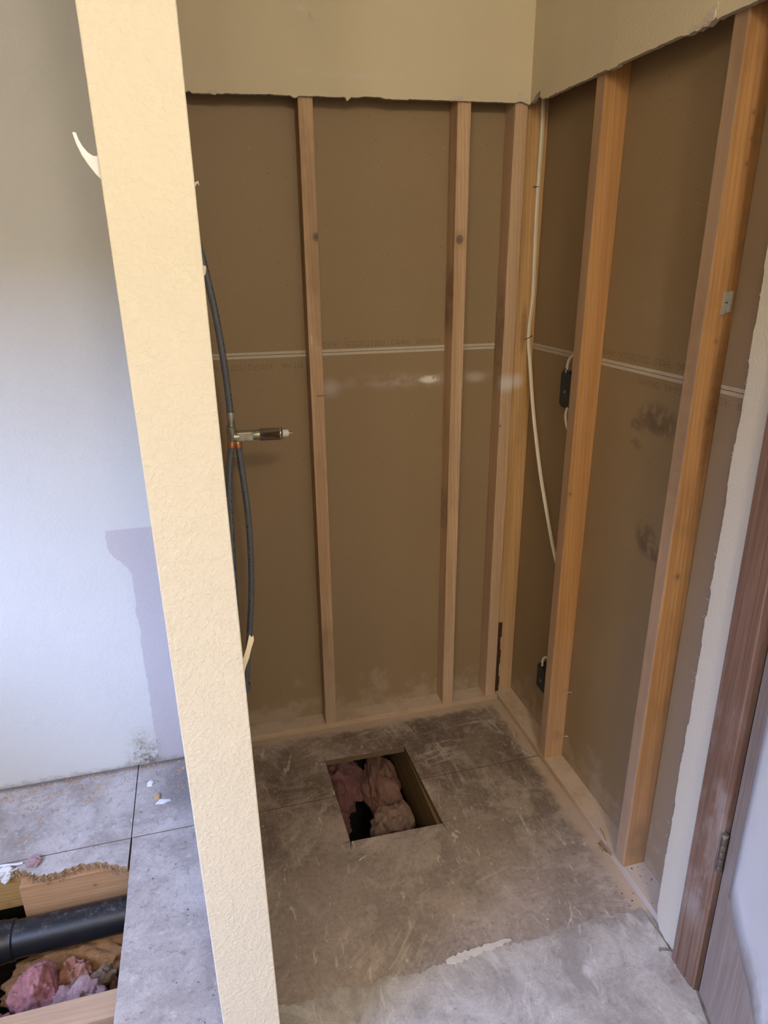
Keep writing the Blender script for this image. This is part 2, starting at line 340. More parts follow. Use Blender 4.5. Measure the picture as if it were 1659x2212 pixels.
def pink(name, a, b, dirt, amt):
    t = NT(name, 1.0, 0.05)
    c = t.mix(t.ramp(t.noise(16, None, 6, 0.7), 0.3, 0.7), a, b)
    c = t.mix(t.math('MULTIPLY', t.ramp(t.noise(45, None, 6, 0.75), 0.48, 0.66), amt), c, dirt)
    t.color(c); t.bump(t.noise(160, None, 6, 0.8, 0.8), 0.9, 0.006)
    t.b.inputs['Subsurface Weight'].default_value = 0.15; t.b.inputs['Subsurface Radius'].default_value = (0.02, 0.008, 0.008)
    return t.m
M['pink'] = pink('pink_fibreglass', (0.50, 0.19, 0.20), (0.64, 0.31, 0.31), (0.34, 0.16, 0.13), 0.45)
M['pink_pale'] = pink('pale_pink_fibreglass', (0.50, 0.30, 0.31), (0.60, 0.42, 0.42), (0.38, 0.25, 0.22), 0.5)
M['pink_brown'] = pink('dusty_brown_fibreglass', (0.44, 0.22, 0.085), (0.60, 0.33, 0.15), (0.28, 0.13, 0.05), 0.7)
M['pink_grey'] = pink('dust_covered_fibreglass', (0.40, 0.23, 0.18), (0.46, 0.31, 0.25), (0.46, 0.39, 0.29), 1.0)
M['pink_salmon'] = pink('salmon_fibreglass', (0.56, 0.26, 0.19), (0.66, 0.36, 0.28), (0.42, 0.22, 0.12), 0.5)
M['scrap_tan'] = pink('tan_batt_scrap', (0.30, 0.20, 0.14), (0.40, 0.29, 0.21), (0.22, 0.15, 0.10), 0.5)
M['pink_salm2'] = pink('shaded_salmon_fibreglass', (0.40, 0.21, 0.17), (0.50, 0.29, 0.24), (0.36, 0.24, 0.18), 0.6)  # salmon darkened in its colour for the shade deep in the opening
M['pink_dim'] = pink('shaded_pink_fibreglass', (0.36, 0.17, 0.16), (0.48, 0.25, 0.23), (0.26, 0.14, 0.12), 0.5)  # darker pink, shade below the floor put into the colour
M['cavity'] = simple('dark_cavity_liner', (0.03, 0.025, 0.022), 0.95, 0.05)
M['casing'] = None
def casing_mat(name, a, b, c3):
    t = NT(name, 0.38, 0.45)
    v = t.scale((1, 1, 0.03)); f = t.noise(130, v, 4, 0.65)
    c = t.mix(t.ramp(f, 0.35, 0.7), a, b)
    x, y, z = t.sep()
    du = t.math('MULTIPLY', t.ramp(t.noise(9, t.scale((1, 1, 0.45), (3, 0, 1)), 5, 0.65), 0.46, 0.62), t.ramp(z, 0.12, 0.2))
    du = t.math('MULTIPLY', du, t.ramp(z, 0.75, 0.6))
    c = t.mix(t.math('MULTIPLY', du, 0.45), c, c3)
    t.color(c); t.bump(f, 0.15, 0.001); return t.m
M['casing'] = casing_mat('reddish_brown_casing', (0.185, 0.105, 0.072), (0.265, 0.155, 0.108), (0.50, 0.43, 0.40))
M['door'] = casing_mat('greyed_wood_door', (0.30, 0.235, 0.20), (0.40, 0.33, 0.29), (0.46, 0.40, 0.37))
M['jamb'] = casing_mat('dark_gap_shade', (0.10, 0.055, 0.035), (0.16, 0.09, 0.055), (0.2, 0.15, 0.13))  # only for the dark strip at the gap, the jamb itself uses casing
def cloth_mat():
    t = NT('pale_sheet', 0.9, 0.1)
    x, y, z = t.sep()
    c = t.mix(t.noise(8, t.scale((1, 1, 0.3)), 4, 0.6), (0.70, 0.69, 0.70), (0.80, 0.79, 0.79))
    d = t.math('MULTIPLY', t.ramp(t.math('ADD', z, t.math('MULTIPLY', t.noise(12, None, 4), 0.12)), 0.42, 0.31), t.ramp(t.noise(15, t.scale((1, 1, 0.5)), 5, 0.6), 0.4, 0.6))
    c = t.mix(t.math('MULTIPLY', d, 0.6), c, (0.45, 0.40, 0.34))
    t.color(c); return t.m
M['cloth'] = cloth_mat()

# ------------------------------------------------------------------ mesh helpers
def link(name, me, mat, parent=None, origin=None, smooth=False, mats=None):
    o = bpy.data.objects.new(name, me); COL.objects.link(o)
    for m in (mats or [mat]): me.materials.append(m)
    if smooth:
        for p in me.polygons: p.use_smooth = True
    if origin is not None:
        me.transform(Matrix.Translation(-Vector(origin))); o.location = origin
    if parent is not None:
        o.parent = parent
        o.location = Vector(o.location) - Vector(parent_loc(parent)) if origin is not None else -Vector(parent_loc(parent))
    return o
def parent_loc(p):
    v = Vector(p.location)
    while p.parent: p = p.parent; v += Vector(p.location)
    return v
def tag(o, label, cat, group=None):
    o['label'] = label; o['category'] = cat
    if group: o['group'] = group
    return o
def empty(name, loc):
    o = bpy.data.objects.new(name, None); COL.objects.link(o); o.location = loc; o.empty_display_size = 0.05; return o
def struct(o): o['kind'] = 'structure'; return o
def bm_box(bm, x0, x1, y0, y1, z0, z1, mi=0):
    vs = [bm.verts.new(p) for p in ((x0, y0, z0), (x1, y0, z0), (x1, y1, z0), (x0, y1, z0), (x0, y0, z1), (x1, y0, z1), (x1, y1, z1), (x0, y1, z1))]
    for f in ((0, 3, 2, 1), (4, 5, 6, 7), (0, 1, 5, 4), (1, 2, 6, 5), (2, 3, 7, 6), (3, 0, 4, 7)):
        bm.faces.new([vs[i] for i in f]).material_index = mi
    return vs
def fin(bm, name, mat, parent=None, origin=None, smooth=False, mats=None, bevel=0, seg=2):
    bmesh.ops.recalc_face_normals(bm, faces=bm.faces)
    if bevel:
        bmesh.ops.bevel(bm, geom=[e for e in bm.edges], offset=bevel, segments=seg, affect='EDGES', profile=0.6)
    me = bpy.data.meshes.new(name); bm.to_mesh(me); bm.free()
    return link(name, me, mat, parent, origin, smooth, mats)
def box(name, x0, x1, y0, y1, z0, z1, mat, parent=None, bevel=0.0, origin='base', seg=2):
    bm = bmesh.new(); bm_box(bm, x0, x1, y0, y1, z0, z1)
    return fin(bm, name, mat, parent, ((x0 + x1) / 2, (y0 + y1) / 2, z0) if origin == 'base' else origin, False, None, bevel, seg)
def prism(name, pts, depth, mats, fn, parent=None, origin=None):
    """pts 2-D outline; fn(u,v,w)->xyz; w from 0 (front) to depth; mats [front, edge, back]"""
    bm = bmesh.new()
    a = [bm.verts.new(fn(u, v, 0)) for u, v in pts]; b = [bm.verts.new(fn(u, v, depth)) for u, v in pts]
    f = bm.faces.new(a); f.material_index = 0
    f = bm.faces.new(list(reversed(b))); f.material_index = min(2, len(mats) - 1)
    n = len(pts)
    for i in range(n):
        q = bm.faces.new((a[i], b[i], b[(i + 1) % n], a[(i + 1) % n])); q.material_index = min(1, len(mats) - 1)
    bmesh.ops.recalc_face_normals(bm, faces=bm.faces)
    bmesh.ops.triangulate(bm, faces=[f for f in bm.faces if len(f.verts) > 4])
    me = bpy.data.meshes.new(name); bm.to_mesh(me); bm.free()
    return link(name, me, None, parent, origin, False, mats)
def spline(pts, n=8):
    P = [Vector(p) for p in pts]; out = []
    for i in range(len(P) - 1):
        p0 = P[max(0, i - 1)]; p1 = P[i]; p2 = P[i + 1]; p3 = P[min(len(P) - 1, i + 2)]
        for k in range(n):
            t = k / n
            out.append(0.5 * ((2 * p1) + (p2 - p0) * t + (2 * p0 - 5 * p1 + 4 * p2 - p3) * t * t + (3 * p1 - p0 - 3 * p2 + p3) * t ** 3))
    out.append(P[-1]); return out
def bm_tube(bm, path, r, sides=14, mi=0, flat=None, side_hint=None):
    """flat=(ra,rb) elliptical section; side_hint = direction of ra"""
    rings = []; n = len(path); prev = Vector(side_hint) if side_hint else None
    for i, p in enumerate(path):
        t = (path[min(n - 1, i + 1)] - path[max(0, i - 1)]).normalized()
        if prev is None: prev = Vector((0, 1, 0)) if abs(t.y) < 0.9 else Vector((1, 0, 0))
        s = (prev - t * prev.dot(t)).normalized(); 
        if not side_hint: prev = s
        w = t.cross(s)
        rr = r[i] if isinstance(r, (list, tuple)) else r
        ra, rb = flat if flat else (rr, rr)
        rings.append([bm.verts.new(p + s * ra * math.cos(a) + w * rb * math.sin(a)) for a in [2 * math.pi * k / sides for k in range(sides)]])
    for i in range(n - 1):
        for k in range(sides):
            f = bm.faces.new((rings[i][k], rings[i][(k + 1) % sides], rings[i + 1][(k + 1) % sides], rings[i + 1][k])); f.material_index = mi; f.smooth = True
    for R in (rings[0], rings[-1]):
        f = bm.faces.new(R); f.material_index = mi
def tube(name, path, r, mat, parent=None, origin=None, sides=14, flat=None, side_hint=None):
    bm = bmesh.new(); bm_tube(bm, [Vector(p) for p in path], r, sides, 0, flat, side_hint)
    bmesh.ops.recalc_face_normals(bm, faces=bm.faces)
    me = bpy.data.meshes.new(name); bm.to_mesh(me); bm.free()
    return link(name, me, mat, parent, origin)
def lathe(name, a, b, prof, mat, parent=None, origin=None, sides=24, smooth=True, hexa=False):
    """prof: [(t 0..1 along a->b, radius)]"""
    a = Vector(a); b = Vector(b); path = [a.lerp(b, t) for t, r in prof]; ax = (b - a).normalized()
    s = ax.orthogonal().normalized(); w = ax.cross(s); bm = bmesh.new(); rings = []
    sd = 6 if hexa else sides
    for p, (t, r) in zip(path, prof):
        rings.append([bm.verts.new(p + (s * math.cos(q) + w * math.sin(q)) * r) for q in [2 * math.pi * k / sd for k in range(sd)]])
    for i in range(len(rings) - 1):
        for k in range(sd):
            f = bm.faces.new((rings[i][k], rings[i][(k + 1) % sd], rings[i + 1][(k + 1) % sd], rings[i + 1][k])); f.smooth = False
    bm.faces.new(rings[0]); bm.faces.new(rings[-1])
    bmesh.ops.recalc_face_normals(bm, faces=bm.faces)
    if smooth and not hexa:
        for f in bm.faces:
            f.smooth = len(f.verts) == 4
        for e in bm.edges:
            if len(e.link_faces) == 2 and e.link_faces[0].normal.angle(e.link_faces[1].normal) > 0.7: e.smooth = False
    me = bpy.data.meshes.new(name); bm.to_mesh(me); bm.free()
    return link(name, me, mat, parent, origin)
def lump(name, c, rad, seed, mat, amp=0.3, sub=5, parent=None, rz=0.0):
    bm = bmesh.new(); bmesh.ops.create_icosphere(bm, subdivisions=sub, radius=1.0)
    off = Vector((seed * 7.3, seed * 3.1, seed * 5.7)); R = Matrix.Rotation(rz, 3, 'Z')
    for v in bm.verts:
        d = v.co.normalized()
        f1 = noise.fractal(d * 1.5 + off, 0.9, 2.0, 3); f2 = noise.fractal(d * 5 + off, 0.7, 2.1, 5)
        rid = 1.0 - abs(noise.noise(d * 2.6 + off * 1.3)) * 1.6
        k = 1 + amp * f1 + amp * 0.16 * f2 + amp * 0.45 * (rid - 0.5) + 0.012 * noise.fractal(d * 22 + off, 0.6, 2.0, 4)
        q = Vector((d.x * rad[0], d.y * rad[1], d.z * rad[2])) * k
        v.co = Vector(c) + R @ q
    for f in bm.faces: f.smooth = True
    me = bpy.data.meshes.new(name); bm.to_mesh(me); bm.free()
    return link(name, me, mat, parent, (c[0], c[1], c[2] - rad[2]))

# ================================================================== SETTING
ZC, ZT = 1.890, 2.44      # height of the torn drywall edge, ceiling
D = 0.0635; G = 0.0762    # stud depth, painted face

# ---- floor: panels with a sawn drain opening and a torn-out corner
floor = struct(empty('floor', (-0.7, -0.8, 0)))
FZ = lambda u, v, w: (u, v, -w)
TH = 0.019
FM = [M['floor'], M['floor_edge'], M['floor_edge']]
hole_FL, hole_FR, hole_NR, hole_NL = (-0.7345, -0.2195), (-0.4675, -0.2245), (-0.4555, -0.5635), (-0.7240, -0.5560)
lerp = lambda a, b, y: (a[0] + (b[0] - a[0]) * (y - a[1]) / (b[1] - a[1]), y)
sy = -0.3793; sy2 = -0.3822
K = 0.0011
pa = [(-1.3095, 0.0), (-1.3095, sy), lerp(hole_FL, hole_NL, sy), (hole_FL[0] + 0.001, -0.2240), (-0.768, -0.2225), (hole_FL[0], -0.2205), (-0.7352, -0.195), (-0.7330, -0.2190),
      (hole_FR[0] - 0.002, -0.2242), (-0.4685, -0.197), (hole_FR[0] + 0.0008, -0.2240), (-0.428, -0.2195), (hole_FR[0] + 0.0005, -0.2265), lerp(hole_FR, hole_NR, sy), (0.0, sy), (0.0, 0.0)]
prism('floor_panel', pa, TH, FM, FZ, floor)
pb = [(-1.3080, sy2), (-1.3060, -0.62), (-1.3085, -0.89), (-1.3080, -3.3), (0.0, -3.3), (0.0, sy2), lerp(hole_FR, hole_NR, sy2),
      (hole_NR[0] - 0.0004, -0.5608), (-0.408, -0.5550), (hole_NR[0] + 0.0004, -0.5628), (-0.4515, -0.605), (hole_NR[0] - 0.0025, -0.5640),
      (hole_NL[0] + 0.003, -0.5568), (-0.7315, -0.598), (hole_NL[0] - 0.0002, -0.5570), (-0.758, -0.5600), (hole_NL[0] - 0.0006, -0.5540), lerp(hole_FL, hole_NL, sy2)]
prism('floor_panel', pb, TH, FM, FZ, floor)
pc = [(-2.4, 0.0), (-2.4, sy), (-1.3120, sy), (-1.3125, 0.0)]
prism('floor_panel', pc, TH, FM, FZ, floor)
rag0 = [(-1.640, -0.401), (-1.607, -0.392), (-1.588, -0.413), (-1.553, -0.436), (-1.517, -0.449), (-1.478, -0.444), (-1.436, -0.437), (-1.378, -0.447), (-1.313, -0.479)]
rag = []
for i in range(len(rag0) - 1):
    for k in range(7):
        t = k / 7
        rag.append((rag0[i][0] + (rag0[i + 1][0] - rag0[i][0]) * t, rag0[i][1] + (rag0[i + 1][1] - rag0[i][1]) * t + random.uniform(-0.006, 0.006)))
rag.append(rag0[-1])
pd = [(-1.3122, sy2), (-1.80, sy2), (-1.80, -0.45), (-1.70, -0.43)] + rag
prism('floor_panel', pd, TH, [M['floor'], M['crumb_edge'], M['crumb_edge']], FZ, floor)
pe = [(-1.3120, -0.94), (-2.4, -0.94), (-2.4, -3.3), (-1.3120, -3.3)]
prism('floor_panel', pe, TH, FM, FZ, floor)
pf = [(-1.80, sy2), (-2.4, sy2), (-2.4, -0.94), (-1.80, -0.94)]
prism('floor_panel', pf, TH, FM, FZ, floor)
# liner of the cavity below the floor, its walls added against light leaks
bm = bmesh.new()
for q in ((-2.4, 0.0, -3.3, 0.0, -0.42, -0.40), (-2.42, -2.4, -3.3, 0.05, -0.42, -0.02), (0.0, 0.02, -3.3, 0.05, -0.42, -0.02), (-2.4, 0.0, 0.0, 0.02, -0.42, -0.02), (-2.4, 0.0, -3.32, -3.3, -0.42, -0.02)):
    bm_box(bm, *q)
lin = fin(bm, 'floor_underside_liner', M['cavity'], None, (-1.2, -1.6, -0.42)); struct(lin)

# ---- back wall: brown drywall of the next room, painted remains above and to the left
wall_back = struct(empty('wall_back', (-0.5, 0, 0)))
SEAM = 1.2586
box('light_block_backing', -1.04, 0.02, 0.0127, 0.018, 0.0, ZT, M['gypsum'], wall_back)  # added unseen backing, stops light leaking through the seam
box('drywall_sheet', -1.04, 0.02, 0.0, 0.0127, 0.0, SEAM - 0.0006, M['brown_back'], wall_back)
box('drywall_sheet', -1.04, 0.02, 0.0, 0.0127, SEAM + 0.0006, ZT, M['brown_back'], wall_back)
box('paper_edge', -1.04, 0.0, -0.0006, 0.0, SEAM - 0.0085, SEAM - 0.0006, M['edge_paper'], wall_back)
box('paper_edge', -1.04, 0.0, -0.0006, 0.0, SEAM + 0.0006, SEAM + 0.0085, M['edge_paper'], wall_back)
wall_right = struct(empty('wall_right', (0, -0.5, 0)))
box('drywall_sheet', 0.0, 0.0127, -1.10, 0.0, 0.0, SEAM - 0.0006, M['brown_right'], wall_right)
box('drywall_sheet', 0.0, 0.0127, -1.10, 0.0, SEAM + 0.0006, ZT, M['brown_right'], wall_right)
box('paper_edge', -0.0006, 0.0, -1.10, 0.0, SEAM - 0.0085, SEAM - 0.0006, M['edge_paper'], wall_right)
box('paper_edge', -0.0006, 0.0, -1.10, 0.0, SEAM + 0.0006, SEAM + 0.0085, M['edge_paper'], wall_right)

def jag(u0, u1, v0, v1, step, amp, seed, skip=()):
    rnd = random.Random(seed); pts = []; n = int(abs(u1 - u0) / step); lev = 0
    for i in range(n + 1):
        t = i / n
        if rnd.random() < 0.22: lev = rnd.choice((0, 0, 0.6, -0.6, 1.0)) * amp
        pts.append((u0 + (u1 - u0) * t + rnd.uniform(-0.2, 0.2) * step, v0 + (v1 - v0) * t + lev + rnd.uniform(-0.25, 0.25) * amp))
    return pts
YB = lambda u, v, w: (u, -G + w, v)
low = jag(-0.974, -0.118, 1.884, 1.8985, 0.007, 0.0026, 11)
low = [p for p in low if not (-0.716 < p[0] < -0.704 or -0.58 < p[0] < -0.573)]
low += [(-0.578, 1.882), (-0.712, 1.884), (-0.706, 1.884)]
low = sorted(low)
low += [(-0.1125, 1.9005), (-0.105, 1.9025), (-0.098, 1.901), (-0.090, 1.8985), (-0.083, 1.8965), (-0.0775, 1.895)]
prism('upper_drywall', [(-0.985, ZT), (-0.985, 1.8845)] + low + [(-G, 1.898), (-G, ZT)], 0.0127, [M['cream'], M['gypsum'], M['torn']], YB, wall_back)
# paint torn off the paper near the corner
for i, pts in enumerate(([(-0.1115, 1.9015), (-0.109, 1.911), (-0.112, 1.918), (-0.107, 1.923), (-0.101, 1.917), (-0.1005, 1.908), (-0.104, 1.902)],
                         [(-0.0985, 1.9005), (-0.0975, 1.907), (-0.093, 1.910), (-0.087, 1.909), (-0.082, 1.904), (-0.0795, 1.8985), (-0.089, 1.8995)],
                         [(-0.305, 1.897), (-0.30, 1.905), (-0.285, 1.907), (-0.268, 1.908), (-0.266, 1.899), (-0.285, 1.8975)],
                         [(-0.915, 1.8845), (-0.912, 1.891), (-0.90, 1.8925), (-0.894, 1.886), (-0.90, 1.8805), (-0.908, 1.882)],
                         [(-0.67, 2.055), (-0.664, 2.066), (-0.657, 2.058), (-0.652, 2.051), (-0.66, 2.045)])):
    prism('torn_paper', pts, -0.0008, [M['torn']], YB, wall_back)
prism('painted_drywall', [(-2.4, ZT), (-2.4, 0.0), (-1.06, 0.0), (-1.06, ZT)], 0.0127, [M['left'], M['gypsum'], M['torn']], YB, wall_back)
box('light_block_backing', 0.0127, 0.018, -1.10, 0.0, 0.0, ZT, M['gypsum'], wall_right)  # same added light block behind the right wall sheets
XR = lambda u, v, w: (-G + w, u, v)
lowr = [(-G, 1.8985), (-0.086, 1.9005), (-0.096, 1.9055), (-0.105, 1.9115), (-0.118, 1.9150), (-0.1310, 1.9180), (-0.1305, 1.9100), (-0.1290, 1.9050), (-0.137, 1.8995), (-0.150, 1.8945)]
lowr += jag(-0.158, -0.69, 1.8943, 1.8895, 0.008, 0.0020, 5)
lowr += [(-0.700, 1.8885), (-0.712, 1.8870), (-0.724, 1.8895), (-0.735, 1.8862), (-0.748, 1.8890), (-0.760, 1.8868), (-0.770, 1.8905), (-0.780, 1.8950), (-0.784, 1.8900)]
lowr += jag(-0.795, -0.980, 1.8915, 1.8885, 0.008, 0.0014, 6)
ledge = jag(1.86, 0.07, -0.985, -1.0, 0.006, 0.0025, 9)   # along z
strip_left = [(y + 0.0, z) for z, y in ledge]
base = [(-1.0015, 0.055), (-1.006, 0.030), (-1.018, 0.012), (-1.030, 0.009), (-1.042, 0.004), (-1.055, 0.007), (-1.068, 0.002), (-1.10, 0.0)]
prism('upper_drywall', [(-G, ZT)] + lowr + [(-0.9855, 1.8885), (-1.10, 1.8885), (-1.10, ZT)], 0.0127, [M['cream'], M['gypsum'], M['torn']], XR, wall_right)
prism('painted_drywall', [(-0.9855, 1.8885)] + strip_left + base + [(-1.10, 1.8885)], 0.0127, [M['strip'], M['gypsum'], M['torn']], XR, wall_right)
rnd = random.Random(3)
for ii, pts in enumerate(([(-0.636, 1.8985), (-0.634, 1.906), (-0.641, 1.913), (-0.648, 1.915), (-0.655, 1.911), (-0.660, 1.903), (-0.652, 1.8965), (-0.645, 1.899)],
            [(-0.658, 1.900), (-0.657, 1.910), (-0.664, 1.917), (-0.672, 1.919), (-0.680, 1.914), (-0.682, 1.906), (-0.672, 1.898), (-0.665, 1.8985)],
            [(-0.676, 1.902), (-0.674, 1.914), (-0.676, 1.924), (-0.683, 1.929), (-0.690, 1.926), (-0.693, 1.916), (-0.690, 1.904), (-0.684, 1.8985)],
            [(-0.687, 1.912), (-0.686, 1.927), (-0.690, 1.938), (-0.699, 1.947), (-0.707, 1.950), (-0.711, 1.941), (-0.705, 1.930), (-0.706, 1.918), (-0.702, 1.904), (-0.694, 1.899)])):
    prism('torn_paper', [(u - 0.074 + rnd.uniform(-0.0012, 0.0012), 1.8885 + (v - 1.897) * 0.52 + rnd.uniform(-0.0008, 0.0008)) for u, v in pts], -0.0007 - 0.0004 * ii, [M['torn']], XR, wall_right)
# fuzz of torn face paper along the strip
for k in range(22):
    z = rnd.uniform(0.25, 1.6); y = -0.994 + rnd.uniform(-0.003, 0.002); L = rnd.uniform(0.004, 0.013); a = rnd.uniform(-1.2, 0.9)
    ey, ez = y + L * math.cos(a), z + L * math.sin(a)
    tube('paper_fibre', spline([(-G - 0.0003, y, z), (-G - 0.001, (y + ey) / 2 + rnd.uniform(-0.1, 0.1) * L, (z + ez) / 2 + rnd.uniform(-0.15, 0.15) * L), (-G - 0.0015, ey, ez)], 4), 0.00028, M['patch'], wall_right, sides=5)

# ---- partition (wing) wall whose narrow end faces the camera
wp = struct(empty('wall_partition', (-1.03, -0.6, 0)))
XL0, XL1, YE0 = -1.0770, -0.9790, -1.115
bm = bmesh.new(); 
vs = bm_box(bm, XL0, XL1, YE0, YE0 + 0.0127, 0.0, ZT)
LEAN = lambda z: -0.0078 * (z - 0.9)
def lean(o):
    for v in o.data.vertices: v.co.x += LEAN(v.co.z)
lean(fin(bm, 'end_cap', M['cream_bead'], wp, (-1.03, YE0, 0), False, None, 0.0022, 3))
lean(box('side_drywall', XL0, XL0 + 0.0127, YE0 + 0.0127, -G, 0.0, ZT, M['left'], wp))
M['wing'] = wood('partition_stud_wood', (0.56, 0.42, 0.28), (0.44, 0.30, 0.18), 2, 9.0)
for y in (YE0 + 0.0127, -0.70, -0.31, -0.114):
    lean(box('stud', XL0 + 0.0127, XL0 + 0.0762, y, y + 0.038, 0.02, ZT, M['wing'], wp, 0.002))
box('bottom_plate', XL0 + 0.0127, XL0 + 0.0762, YE0 + 0.0127, -G, 0.0, 0.02, M['wing'], wp)
lean(box('corner_bead', XL1 - 0.010, XL1 - 0.0005, YE0 + 0.0127, YE0 + 0.045, 0.0, ZT, M['cream'], wp, 0.001))
# paper scraps on the cut edge of the wing wall
def scrap(pts, nm='torn_paper'):
    prism(nm, pts, 0.0012, [M['cream'], M['torn'], M['torn']], lambda u, v, w: (u, YE0 + 0.012 + w + (u + 0.98) * 0.4, v), wp)
scrap([(-0.9845, 0.945), (-0.9790, 0.962), (-0.9735, 0.975), (-0.9690, 0.990), (-0.9670, 0.9965), (-0.9650, 0.991), (-0.9615, 0.992), (-0.9612, 0.985), (-0.9665, 0.972), (-0.9700, 0.960), (-0.9760, 0.947), (-0.9800, 0.935), (-0.9845, 0.925)])
scrap([(-0.9845, 1.585), (-0.9800, 1.587), (-0.9795, 1.582), (-0.9812, 1.585), (-0.9845, 1.580)])
scrap([(-0.9845, 1.498), (-0.9800, 1.496), (-0.9815, 1.488), (-0.9845, 1.484)])

# ---- the rest of the room shell
M['room'] = paint('pale_room_paint', (0.84, 0.80, 0.71), 130, 0.1)
struct(box('wall_front', -2.4, 0.0, -3.32, -3.3, 0.0, ZT, M['room']))
WY0, WY1, WZ0, WZ1 = -2.15, -0.55, 0.85, 1.62
bm = bmesh.new()
for q in ((-3.3, WY0, 0.0, ZT), (WY1, -0.06, 0.0, ZT), (WY0, WY1, 0.0, WZ0), (WY0, WY1, WZ1, ZT)):
    bm_box(bm, -2.46, -2.4, *q)
struct(fin(bm, 'wall_left', M['room'], None, (-2.43, -1.7, 0)))
w1 = struct(empty('window_1', (-2.43, -1.35, WZ0)))
for q in ((WY0, WY0 + 0.035, WZ0, WZ1), (WY1 - 0.035, WY1, WZ0, WZ1), (WY0 + 0.035, WY1 - 0.035, WZ0, WZ0 + 0.035), (WY0 + 0.035, WY1 - 0.035, WZ1 - 0.035, WZ1)):
    box('window_frame', -2.455, -2.42, q[0], q[1], q[2], q[3], M['hook'], w1)
struct(box('ceiling', -2.42, 0.10, -3.32, 0.02, ZT, ZT + 0.02, simple('ceiling_paint', (0.86, 0.83, 0.76), 0.9, 0.1)))
wr2 = struct(box('wall_right_beyond_door', -G, 0.02, -3.3, -1.965, 0.0, ZT, M['room']))
struct(box('wall_right_over_door', -G, 0.02, -1.965, -1.13, 2.06, ZT, M['room']))

# ================================================================== FRAMING
def stud(name_label, x0, x1, y0, y1, z0, z1, mat, group, bev=0.0028):
    o = box('wall_stud', x0, x1, y0, y1, z0, z1, mat, None, bev)
    tag(o, name_label, 'stud', group); return o
xA, xB, xC = -0.7006, -0.2776, -0.1136
yE, yF = -0.3815, -0.8102
PT = 0.020
GB, GR = 'studs of the back wall', 'studs of the right wall'
tanA = ((0.66, 0.445, 0.27), (0.52, 0.335, 0.19)); tanB = ((0.70, 0.475, 0.29), (0.56, 0.36, 0.205))
W_A = wood('stud_wood_tan_grey', *tanA, 2, 1.3, [((-0.668, -D, 1.567), 0.0105)], 0.35, 0.38, [((-0.68, -D, 0.33), (0.03, 0.05, 0.13), 0.35)])
W_B = wood('stud_wood_tan', *tanB, 2, 2.6, [((-0.2625, -D, 1.561), 0.0125)], 0.15, 0.38, [((xB, -0.04, 1.40), (0.004, 0.09, 0.13), 0.75), ((xB, -0.03, 0.75), (0.004, 0.09, 0.10), 0.4)])
W_C = wood('stud_wood_pinkish', (0.66, 0.45, 0.275), (0.55, 0.36, 0.21), 2, 3.9, [((-0.109, -D, 1.02), 0.003)], 0.05, 0.4, [((xC, -0.03, 1.28), (0.004, 0.07, 0.20), 0.6)], [((-0.095, -D, 1.152), (0.05, 0.05, 0.040), 0.8)])  # pale ellipse here and on the next stud is a painted highlight
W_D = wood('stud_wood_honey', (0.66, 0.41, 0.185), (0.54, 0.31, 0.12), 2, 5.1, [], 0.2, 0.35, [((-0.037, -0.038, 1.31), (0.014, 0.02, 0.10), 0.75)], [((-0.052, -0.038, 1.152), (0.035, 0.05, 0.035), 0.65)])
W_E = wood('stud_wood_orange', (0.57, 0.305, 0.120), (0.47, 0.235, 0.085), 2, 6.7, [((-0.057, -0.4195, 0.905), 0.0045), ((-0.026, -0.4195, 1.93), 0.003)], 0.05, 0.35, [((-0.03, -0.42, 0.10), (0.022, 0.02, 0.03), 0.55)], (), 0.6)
W_F = wood('stud_wood_dark_orange', (0.55, 0.292, 0.115), (0.40, 0.195, 0.070), 2, 8.2,
           [((-0.030, -0.8482, 1.352), 0.0035), ((-0.024, -0.8482, 1.66), 0.003), ((-0.026, -0.8482, 1.74), 0.003), ((-0.021, -0.8482, 1.70), 0.0028), ((-0.034, -0.8482, 0.85), 0.0052)], 0.25, 0.25,
           [((-0.008, -0.848, 1.22), (0.030, 0.02, 0.20), 0.85), ((-0.006, -0.848, 1.68), (0.020, 0.02, 0.30), 0.6), ((-0.03, -0.848, 0.10), (0.035, 0.03, 0.10), 0.75), ((-0.025, -0.848, 1.0), (0.05, 0.02, 0.12), 0.3), ((-D, -0.83, 1.2), (0.01, 0.03, 0.35), 0.35)],
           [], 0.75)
stA = stud('greyish tan stud with a dark knot and a saw nick, nearest the shower valve', xA, xA + 0.038, -D, 0.0, PT, ZT, W_A, GB)
stB = stud('tan stud with a round knot, on the back wall nearer the corner than the valve', xB, xB + 0.038, -D, 0.0, PT, ZT, W_B, GB)
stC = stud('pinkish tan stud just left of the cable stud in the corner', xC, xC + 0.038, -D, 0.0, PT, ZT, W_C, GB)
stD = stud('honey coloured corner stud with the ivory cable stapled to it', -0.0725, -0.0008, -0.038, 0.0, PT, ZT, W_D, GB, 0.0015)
stE = stud('orange stud on the right wall beside the two black outlet boxes', -D, 0.0, yE - 0.038, yE, PT, ZT, W_E, GR, 0.0035)
stF = stud('dark stained orange stud with a metal clip, nearest the doorway', -D, 0.0, yF - 0.038, yF, PT, ZT, W_F, GR, 0.0035)
# saw nick across stud A, ragged offset face above it
box('saw_nick', xA + 0.016, xA + 0.0383, -D - 0.0004, -D + 0.004, 1.1445, 1.1462, M['chip_dark'], stA)
box('paper_remnant', xA + 0.006, xA + 0.011, -D - 0.0006, -D + 0.001, 1.29, 1.315, M['torn'], stA)
